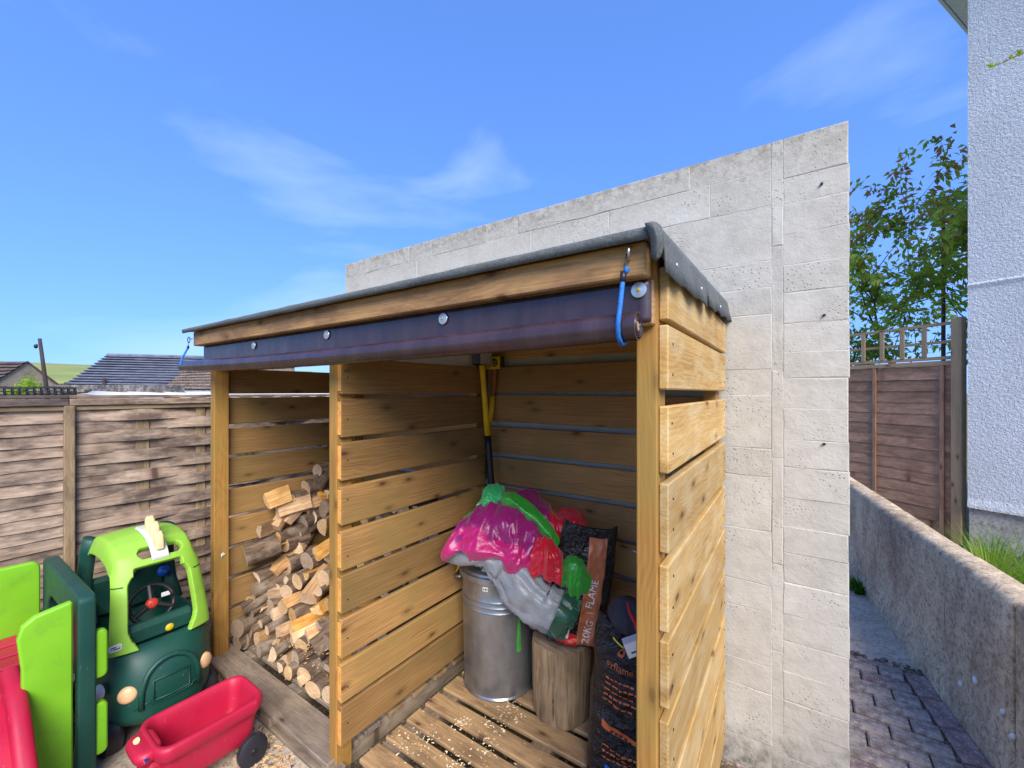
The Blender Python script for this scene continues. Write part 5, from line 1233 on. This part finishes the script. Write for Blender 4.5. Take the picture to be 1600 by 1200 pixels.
board(fp, 'post', (FX + .026, -.435, 0), (FX + .026, -.435, 1.444), (0, 1, 0), .042, .03, 'fencebat', .004)
# black plastic netting rolled along the left panel top
net = thing('plastic_netting', 'roll of black plastic netting along the top of the left fence panel', 'netting', (FX - .03, -1.0, 1.5))
mb = MB()
for k in range(60):
    y = -.85 + k * .0245; mb.tube(torus_pts((0, y, .022), .022, (1, 0, 0), (0, 0, 1), 0, 360, 10), .0035, 5)
tag(mb.obj('mesh_ring', 'mesh', net), kind='stuff'); mb = MB()
for a in range(0, 360, 45): mb.tube([(.022*math.cos(R(a)), -.85 + .05*k, .022 + .022*math.sin(R(a)) + .003*math.sin(k*1.7)) for k in range(30)], .0028, 5)
tag(mb.obj('mesh_strand', 'mesh', net), kind='stuff')

# ================================================================== NEIGHBOUR'S OUTBUILDING behind the fence
nb = thing('neighbour_outbuilding', 'low outbuilding with pale corrugated roof and lichened concrete beam behind the fence', 'outbuilding', (-4.4, 1, 0))
rings = []
for k in range(97):
    y = -.05 + 3.6 * k / 96; z = 1.488 + .014 * math.sin(2*math.pi*y / .146); rings.append((y, z))
vs = []; 
for x, dz_ in ((-3.08, 0), (-5.4, .035)):
    for y, z in rings: vs.append((x, y, z + dz_))
o = MB().add(vs, [(k, k+1, 97+k+1, 97+k) for k in range(96)]).obj('corrugated_roof', 'corr', nb, 'all', M=inv(nb, Matrix())); o.modifiers.new('s', 'SOLIDIFY').thickness = .006
a, b = atd(95, 607, 3.9), atd(278, 608, 3.55)
board(nb, 'concrete_beam', a, b, (0, 0, 1), .066, .12, 'lichen', .006)
a, b = atd(52, 612, 3.7), atd(140, 611, 3.7)
board(nb, 'concrete_beam', a, b, (0, 0, 1), .03, .1, 'lichen', .006)
board(nb, 'brick_wall', (-3.42, .5, .72), (-3.42, 3.4, .72), (0, 0, 1), 1.46, .1, 'brick', .004)
for k in range(8): board(nb, 'white_post', (-3.34, .3 + k * .42, 0), (-3.34, .3 + k * .42, 1.46), (0, 1, 0), .04, .03, 'white', .003)

# ================================================================== DISTANT HOUSES, POLE
def roof_rows(A, B, C_, D_, rows, name, mat, par, th=.06, ribs=0):
    """tiled slope from eaves A-B up to ridge D-C, one stepped course after another"""
    A, B, C_, D_ = map(Vector, (A, B, C_, D_)); nrm = (B - A).cross(D_ - A).normalized()
    if nrm.z < 0: nrm = -nrm
    bk_ = [p - nrm * .04 for p in (A, B, C_, D_)]; MB().add(bk_, [(0, 1, 2, 3)]).obj('roof_deck', mat, par, False, M=inv(par, Matrix()))
    for k in range(rows):
        t0, t1 = k / rows, (k + 1.12) / rows
        p0, p1 = A.lerp(D_, t0), B.lerp(C_, t0); q0, q1 = A.lerp(D_, min(1, t1)), B.lerp(C_, min(1, t1)); mb = MB(); n = max(2, int((p1-p0).length / .16) * 2) if ribs else 1
        lo, hi = [], []
        for i in range(n + 1):
            s = i / n; w_ = (.02 if i % 2 else -.01) if ribs else 0
            lo.append(p0.lerp(p1, s) + nrm * (th + w_)); hi.append(q0.lerp(q1, s) + nrm * (.005 + w_ * .6))
        up_ = (D_ - A).normalized(); bt = [p - nrm * th + up_ * .07 for p in lo]
        m_ = n + 1
        mb.add(bt + lo + hi, [(i, i+1, m_+i+1, m_+i) for i in range(n)] + [(m_+i, m_+i+1, 2*m_+i+1, 2*m_+i) for i in range(n)])
        mb.obj(name, mat, par, False, M=inv(par, Matrix()))
ev = CAM.z
bun = thing('bungalow', 'far bungalow with a grey tiled hipped roof beyond the fence', 'house', atd(210, 640, 29))
E0, E1, R0, R1 = atd(96, 606, 25), atd(420, 611, 26.5), atd(168, 555.5, 28), atd(420, 562, 28.8)
roof_rows(E0, E1, R1, R0, 13, 'tile_course', 'tile', bun, .13)
MB().tube([R0 + Vector((0, 0, .04)), R1 + Vector((0, 0, .04))], .11, 8).obj('ridge_tile', 'tile', bun, M=inv(bun, Matrix()))
i0, i1 = E0.lerp(E1, .04) + FW * .4, E1 + FW * .4
MB().add([i0, i1, i1 - Vector((0, 0, 2.6)), i0 - Vector((0, 0, 2.6)), i0 + FW * 6, i0 + FW * 6 - Vector((0, 0, 2.6))], [(0, 1, 2, 3), (0, 4, 5, 3)]).obj('wall', 'dash', bun, M=inv(bun, Matrix()))
vp = atd(163, 594, 25.5); MB().tube([vp - Vector((0, 0, .4)), vp + Vector((0, 0, .12))], .09, 10).obj('vent_pipe', 'polewood', bun, M=inv(bun, Matrix()))
wing = thing('bungalow_wing', 'brown tiled roof wing in front of the grey bungalow roof', 'house', atd(310, 640, 22))
A_, B_, C2, D2 = atd(254, 608, 21), atd(460, 612, 20), atd(460, 560, 22.5), atd(293, 573, 23)
roof_rows(A_, B_, C2, D2, 9, 'tile_course', 'tileb', wing, .06, 1)
MB().add([A_ + FW*.3, B_ + FW*.3, B_ + FW*.3 - Vector((0, 0, 2.6)), A_ + FW*.3 - Vector((0, 0, 2.6))], [(0, 1, 2, 3)]).obj('wall', 'dash', wing, M=inv(wing, Matrix()))
gh = thing('gabled_house', 'far pebbledashed house with a brown roof and gable end at the left', 'house', atd(30, 640, 32))
ap, gl, gr = atd(42, 566, 31), atd(-20, 604, 29), atd(94, 605, 33)
dn = Vector((0, 0, -3.2)); back = (Vector((-1, .1, 0))).normalized() * 9
MB().add([ap, gl, gr, gl + dn, gr + dn], [(0, 1, 3, 4, 2)]).obj('gable_wall', 'dash', gh, M=inv(gh, Matrix()))
rb = ap + RT * -7 + FW * 1.0; eb = gl + RT * -7 + FW * 1.0
nrow = 7
roof_rows(eb + Vector((0, 0, .02)), gl + RT*.12 + Vector((0, 0, .02)), ap + RT*.12 + Vector((0, 0, .06)), rb + Vector((0, 0, .06)), nrow, 'tile_course', 'tiled', gh, .13)
MB().tube([gr + RT*.2 + Vector((0, 0, -.05)), ap + Vector((0, 0, .06))], .07, 6).obj('verge', 'tiled', gh, M=inv(gh, Matrix()))
MB().add([ap, gr, gr + RT * -7 + FW * 4, rb], [(0, 1, 2, 3)]).obj('far_slope', 'tiled', gh, M=inv(gh, Matrix()))
pole = thing('telegraph_pole', 'dark leaning telegraph pole with small insulator before the far houses', 'pole', atd(74, 640, 18))
p0, p1 = atd(62, 529, 18), atd(75, 625, 18); dn = (p1 - p0)
MB().tube([p0, p0.lerp(p1, .5), p1 + dn * .6], [.06, .068, .08], 12).obj('pole_shaft', 'polewood', pole, 'all', M=inv(pole, Matrix()))
MB().tube([atd(56, 541, 18), atd(63, 534.5, 18)], .012, 6).obj('bracket', 'darksteel', pole, M=inv(pole, Matrix()))
MB().lathe([(0, .1), (.05, .07), (.07, 0), (.05, -.08), (0, -.1)], 10, Matrix.Translation(atd(56, 541, 18))).obj('insulator', 'black', pole, 'all', M=inv(pole, Matrix()))

# ================================================================== FOLIAGE HELPERS
def leaf_quad(mb, c, d, n_, ln, wd, mi, fold=.25):
    d = d.normalized(); s = d.cross(n_).normalized(); up = s.cross(d)
    a = c; b = c + d*ln*.45 + s*wd*.5 + up*wd*fold; e = c + d*ln*.45 - s*wd*.5 + up*wd*fold; f = c + d*ln - up*ln*.12; m_ = c + d*ln*.5
    mb.add([a, b, f, e, m_], [(0, 1, 4), (1, 2, 4), (2, 3, 4), (3, 0, 4)], mi)
shrub = thing('distant_shrub', 'sunlit yellow green shrub before the far gabled house', 'shrub', atd(38, 640, 26))
rg_ = random.Random(8); mb = MB()
for k in range(1500):
    px = rg_.gauss(40, 14); py = 622 - abs(rg_.gauss(0, 1)) * 11 * math.exp(-((px - 45) / 24) ** 2) - rg_.random() * 8
    c = atd(px, py, 26 + rg_.uniform(-.7, .7)); d = Vector((rg_.gauss(0, 1), rg_.gauss(0, 1), rg_.gauss(0, 1)))
    leaf_quad(mb, c, d, Vector((rg_.gauss(0, 1), rg_.gauss(0, 1), 1)), .2, .12, 0)
mb.obj('leaves', 'leafl', shrub, M=inv(shrub, Matrix()))
MB().tube([atd(42, 618, 26), atd(42, 700, 26)], .08, 8).obj('stem', 'trunk', shrub, M=inv(shrub, Matrix()))

# ================================================================== RIGHT SIDE: low wall, lap fence, house
low = thing('low_concrete_wall', 'low rough concrete retaining wall running back along the right hand path', 'wall', (LW(2), 2, 0))
cuts = [4.3, 2.78, 1.95, 1.42, .6, -.9]
for i in range(5):
    ya, yb = cuts[i], cuts[i+1]; n_ = 16; rings = []
    for k in range(n_ + 1):
        y = ya + (yb - ya) * k / n_; g_ = .004 if k in (0, n_) else 0; jj = lambda s_: .008 * noise.noise((y * 3, s_ * 2.3, i)) + .003 * noise.noise((y * 13, s_ * 7, i))
        x = LW(y); zt = .735 + .006 * noise.noise((y * 2, 0, 0)) - g_
        yy = y + (-.004 if k == 0 else (.004 if k == n_ else 0))
        rings.append([Vector((x - .012 + jj(1), yy, -.05)), Vector((x - .012 + jj(2), yy, .10)), Vector((x + .002 + g_ + jj(3), yy, .13)), Vector((x + g_ + jj(4), yy, .4)), Vector((x + g_ + jj(5), yy, zt - .03)), Vector((x + .008 + g_, yy, zt - .012 + jj(6) * .5)), Vector((x + .03, yy, zt + jj(7) * .6)), Vector((x + .11, yy, zt + jj(8) * .6)), Vector((x + .13, yy, zt - .02)), Vector((x + .135, yy, -.05))])
    MB().loft(rings).obj('wall_section', 'lowwall', low, 60, M=inv(low, Matrix()))
rg_ = random.Random(3)
for px, py in ((1445, 1062), (1501, 1069), (1524, 1063), (1582, 1151), (1567, 1112)):         # small white shells and pebbles stuck in the face
    d = ray(px, py); t = 0
    for it in range(40):
        p = CAM + d * t; t += (LW(p.y) - p.x - .006) / (d.x + .14 * d.y) if it else 1.5
    p = CAM + d * t
    q = MB().lathe([(0, .007), (.006, .005), (.009, 0), (.006, -.005), (0, -.007)], 10, Matrix.Translation(p) @ Matrix.Rotation(rg_.random() * 3, 4, 'X') @ Matrix.Scale(1.9, 4, (0, 1, 0))).obj('shell', 'white', low, 'all', M=inv(low, Matrix()))
# garden soil behind it
tag(MB().add([(LW(4.6) + .12, 4.6, .06), (LW(-.9) + .12, -.9, .4), (6, -.9, .4), (6, 4.6, .06)], [(0, 1, 2, 3)]).obj('garden_bed', 'soil'), kind='structure')
# lap fence with trellis
fo_ = Vector((1.608, 4.99, 0)); fd = Vector((-.755, .656, 0)).normalized(); fn = Vector((-fd.y, fd.x, 0))
if fn.dot(CAM - fo_) < 0: fn = -fn
lap = thing('lap_fence_panel', 'brown overlapping lap fence panel with trellis top beside the white house', 'fence', fo_)
top_ = 1.83; LN = 1.9
rg_ = random.Random(6)
for i in range(15):
    z = top_ - .05 - .123 * i - .06; rings = []
    for k in range(25):
        s = .06 + (LN - .06) * k / 24; wz = .008 * noise.noise((s * 5, i * 2, 7)) + .003*noise.noise((s * 17, i, 2)); p = fo_ + fd * s
        hh = .072
        rings.append([p + fn * .012 + Vector((0, 0, z - hh + wz)), p + fn * .002 + Vector((0, 0, z + hh)), p - fn * .004 + Vector((0, 0, z + hh)), p + fn * .004 + Vector((0, 0, z - hh + wz))])
    me = MB().loft([[q - (fo_ + fd * LN / 2 + Vector((0, 0, z))) for q in r_] for r_ in rings])
    # store slat in a frame whose x axis follows the fence so the grain runs along it
    Mf = Matrix((fd, fn, Vector((0, 0, 1)))).transposed().to_4x4(); Mi = Mf.to_3x3().inverted()
    me.v = [tuple(Mi @ Vector(v)) for v in me.v]
    Mf.translation = fd * LN / 2 + Vector((0, 0, z)); link('slat', me.mesh('slat', 'lap'), lap, Mf)
P = lambda s, z, o=0: fo_ + fd * s + fn * o + Vector((0, 0, z))
for s in (.13, .76, 1.28, 1.8): board(lap, 'batten', P(s, .02, .022), P(s, top_ - .03, .022), fd, .035, .022, 'lap', .003)
board(lap, 'top_rail', P(.04, top_ - .015, .02), P(LN, top_ - .015, .02), (0, 0, 1), .045, .03, 'trellis', .003)
TT = 2.215
board(lap, 'trellis_rail', P(.04, top_ + .035, .015), P(LN, top_ + .035, .015), (0, 0, 1), .035, .02, 'trellis', .003)
board(lap, 'trellis_rail', P(.04, top_ + .20, .006), P(LN, top_ + .20, .006), (0, 0, 1), .03, .012, 'trellis', .002)
board(lap, 'trellis_rail', P(.04, TT, .015), P(LN, TT, .015), (0, 0, 1), .03, .024, 'trellis', .003)
for k in range(9): board(lap, 'trellis_upright', P(.28 + k * .20, top_ + .05, .022), P(.28 + k * .20, TT - .012, .022), fd, .042, .016, 'trellis', .002)
lp = thing('fence_post', 'square timber post between the lap fence and the white house', 'fence post', fo_)
board(lp, 'post', P(.0, 0, .02), P(.0, 2.26, .02), fd, .085, .08, 'trellis', .005)
# house
HC = atd(1512, 612, 4.0); HC.z = 0
hd_ = Vector((.887, -.46, 0)).normalized(); hn = Vector((-hd_.y, hd_.x, 0))
if hn.dot(CAM - HC) < 0: hn = -hn
hs_ = thing('rendered_house', 'corner of a white textured render house on a concrete plinth', 'house', HC)
Mh = Matrix((hd_, -hn, Vector((0, 0, 1)))).transposed().to_4x4()             # local x along wall, y into the house
def hbox(c, s, name, mat, b=.004): return MB().box(c, s, b).obj(name, mat, hs_, M=Mh)
hbox((1.7, 2.03, .2), (3.4, 4, .46), 'plinth', 'plinth')
wl = MB()
prof_h = [(.012, .412), (-.012, .405), (-.012, .43), (.0, .5), (.0, 2.50), (-.012, 2.54), (-.012, 2.548), (.004, 2.565), (.004, 6.52)]
ringA = []
for x in (0, 3.4): ringA.append([Vector((x, y, z)) for y, z in prof_h] + [Vector((x, 4, 6.52)), Vector((x, 4, .412))])
wl.loft(ringA); wl.obj('rendered_wall', 'render', hs_, M=Mh)
hbox((1.7, 1.9, 6.42), (4.5, 4.7, .05), 'soffit', 'white'); hbox((1.7, -.47, 6.48), (4.55, .03, .2), 'fascia', 'white'); hbox((-.57, 1.9, 6.48), (.03, 4.7, .2), 'bargeboard', 'white')
rf = MB().add([(-.6, -.5, 6.58), (4.0, -.5, 6.58), (4.0, 2, 8.1), (-.6, 2, 8.1), (4.0, 4.4, 6.58), (-.6, 4.4, 6.58)], [(0, 1, 2, 3), (3, 2, 4, 5), (0, 3, 5), (1, 4, 2)]).obj('roof', 'tile', hs_, M=Mh)

# ================================================================== CHERRY TREE behind the lap fence
tree = thing('cherry_tree', 'cherry tree with drooping green and reddish leaves behind the trellis', 'tree', (1.85, 7.5, 0))
rg_ = random.Random(17); tr = MB(); lv = MB(); ncount = 0
def leaves_at(p, d, n_, red):
    for _ in range(n_):
        q = p + Vector((rg_.gauss(0, .06), rg_.gauss(0, .06), rg_.gauss(0, .05)))
        if q.z < 1.7 or q.x < .75 or q.z > 5.6 + .5 * noise.noise(q * 1.5) or (q - HC).dot(hd_) > -.12: continue
        dd = Vector((rg_.gauss(0, .6), rg_.gauss(0, .6), -.75 + rg_.gauss(0, .45))) + d * .5
        mi = 1 if rg_.random() < red else (2 if rg_.random() < .35 else 0)
        leaf_quad(lv, q, dd, Vector((rg_.gauss(0, 1), rg_.gauss(0, 1), .6)), rg_.uniform(.08, .135), rg_.uniform(.035, .055), mi, rg_.uniform(.1, .35))
def branch(p, d, ln, r_, lvl):
    if lvl >= 2 and (p.x < .85 or p.z > 5.2 or (p - HC).dot(hd_) > -.2): return
    n_ = 6; pts = [p]; dirs = []
    for k in range(n_):
        d = (d + Vector((rg_.gauss(0, .11), rg_.gauss(0, .11), rg_.gauss(0, .07) + (.05 if lvl < 3 else -.01)))).normalized(); p = p + d * (ln / n_); pts.append(p); dirs.append(d)
    tr.tube(pts, [r_ * (1 - .7 * k / n_) for k in range(n_ + 1)], 8 if lvl < 2 else 5)
    if lvl >= 1:
        for k in range(1, n_ + 1):
            hgt = pts[k].z; leaves_at(pts[k], dirs[k-1], {1: 2, 2: 5, 3: 7, 4: 7}[lvl], .08 + .42 * smooth(2.8, 4.6, hgt))
    if lvl < 4:
        for c_ in range({0: 8, 1: 5, 2: 3, 3: 2}[lvl]):
            t = rg_.uniform(.3, 1) if lvl else rg_.uniform(.3, 1); k = min(n_ - 1, int(t * n_)); a = rg_.uniform(0, 2*math.pi)
            s = dirs[k].orthogonal().normalized(); s2 = dirs[k].cross(s); nd = (dirs[k] * .75 + (s * math.cos(a) + s2 * math.sin(a)) * .85 + Vector((0, 0, .12))).normalized()
            branch(pts[k + 1], nd, ln * rg_.uniform(.55, .78), max(.004, r_ * (1 - .7*t) * .7), lvl + 1)
branch(Vector((1.85, 7.5, -.1)), Vector((.02, 0, 1)), 2.5, .07, 0)
tr.obj('trunk', 'trunk', tree, 'all', M=inv(tree, Matrix())); lv.obj('crown', ['leaf', 'leafr', 'leafl'], tree, M=inv(tree, Matrix()))
st = thing('garden_stake', 'thin dark garden stake rising among the cherry leaves', 'stake', (1.55, 6.3, 0))
sp_ = atd(1474, 345, 6.2)
MB().tube([(sp_.x, sp_.y, 0), (sp_.x, sp_.y, sp_.z)], [.03, .022], 10).obj('stake', 'twig', st, M=inv(st, Matrix()))
# overhanging twig near the camera top right
tw = thing('overhanging_twig', 'thin twig with small green leaves in front of the white house', 'twig', atd(1600, 80, 2.2))
rg_ = random.Random(12)
tp_ = [atd(1660, 60, 2.2), atd(1600, 82, 2.2), atd(1578, 92, 2.18), atd(1553, 103, 2.16)]
MB().tube(tp_, [.004, .003, .0025, .0015], 6).obj('stem', 'twig', tw, 'all', M=inv(tw, Matrix()))
mb = MB()
for p, n_ in ((tp_[3], 5), (tp_[2], 3), (atd(1597, 78, 2.2), 3), (atd(1640, 68, 2.2), 4)):
    for _ in range(n_): leaf_quad(mb, p, Vector((rg_.gauss(-.4, .6), rg_.gauss(0, .5), rg_.gauss(0, .7))), Vector((0, -1, .5)), rg_.uniform(.02, .04), .018, 0)
mb.obj('leaves', 'leafl', tw, M=inv(tw, Matrix()))

# ================================================================== GRASS AND WEEDS
def tuft(name, label, base, n, h, spread, seed, mat='grass', broad=False, z0=None):
    rg_ = random.Random(seed); mb = MB()
    for _ in range(n):
        a = rg_.uniform(0, 6.28); d = Vector((math.cos(a), math.sin(a), 0)); s = Vector((-d.y, d.x, 0)); b = Vector(base) + d * rg_.random() * spread; L_ = h * rg_.uniform(.5, 1.15); wd = rg_.uniform(.003, .006) * (3 if broad else 1); ln_ = rg_.uniform(.3, 1.1)
        pts = [b + d * L_ * ln_ * t * t + Vector((0, 0, L_ * (t - .35 * ln_ * t * t))) for t in (0, .35, .7, 1)]
        vs = []
        for k, p in enumerate(pts): vs += [p - s * wd * (1 - k/3.2), p + s * wd * (1 - k/3.2)]
        mb.add(vs, [(0, 1, 3, 2), (2, 3, 5, 4), (4, 5, 7, 6)])
    return tag(mb.obj(name, mat), label, 'grass', kind='stuff')
gp = onz(1560, 900, .5)
tuft('grass_tuft', 'long green grass growing behind the low wall by the house', (1.50, 3.0, .18), 260, .5, .22, 1)
tuft('grass_tuft', 'grass clump at the foot of the house plinth', (1.62, 4.3, .06), 160, .22, .3, 2)
tuft('grass_tuft', 'dry grass beside the low wall', (1.28, 3.0, .18), 160, .5, .14, 3, 'leafl')
mp2 = onz(1350, 928, 0)
tuft('weed_tuft', 'small bright green weed at the foot of the low wall', mp2 + Vector((-.02, 0, .01)), 110, .10, .07, 4, 'grass', True)
scatter('path_moss', 'moss and grit in the gaps of the path', 'moss', 'soil', 300, lambda g: Vector((g.uniform(.35, .85), 2.12 + g.gauss(0, .025), .012)), .008, 8)
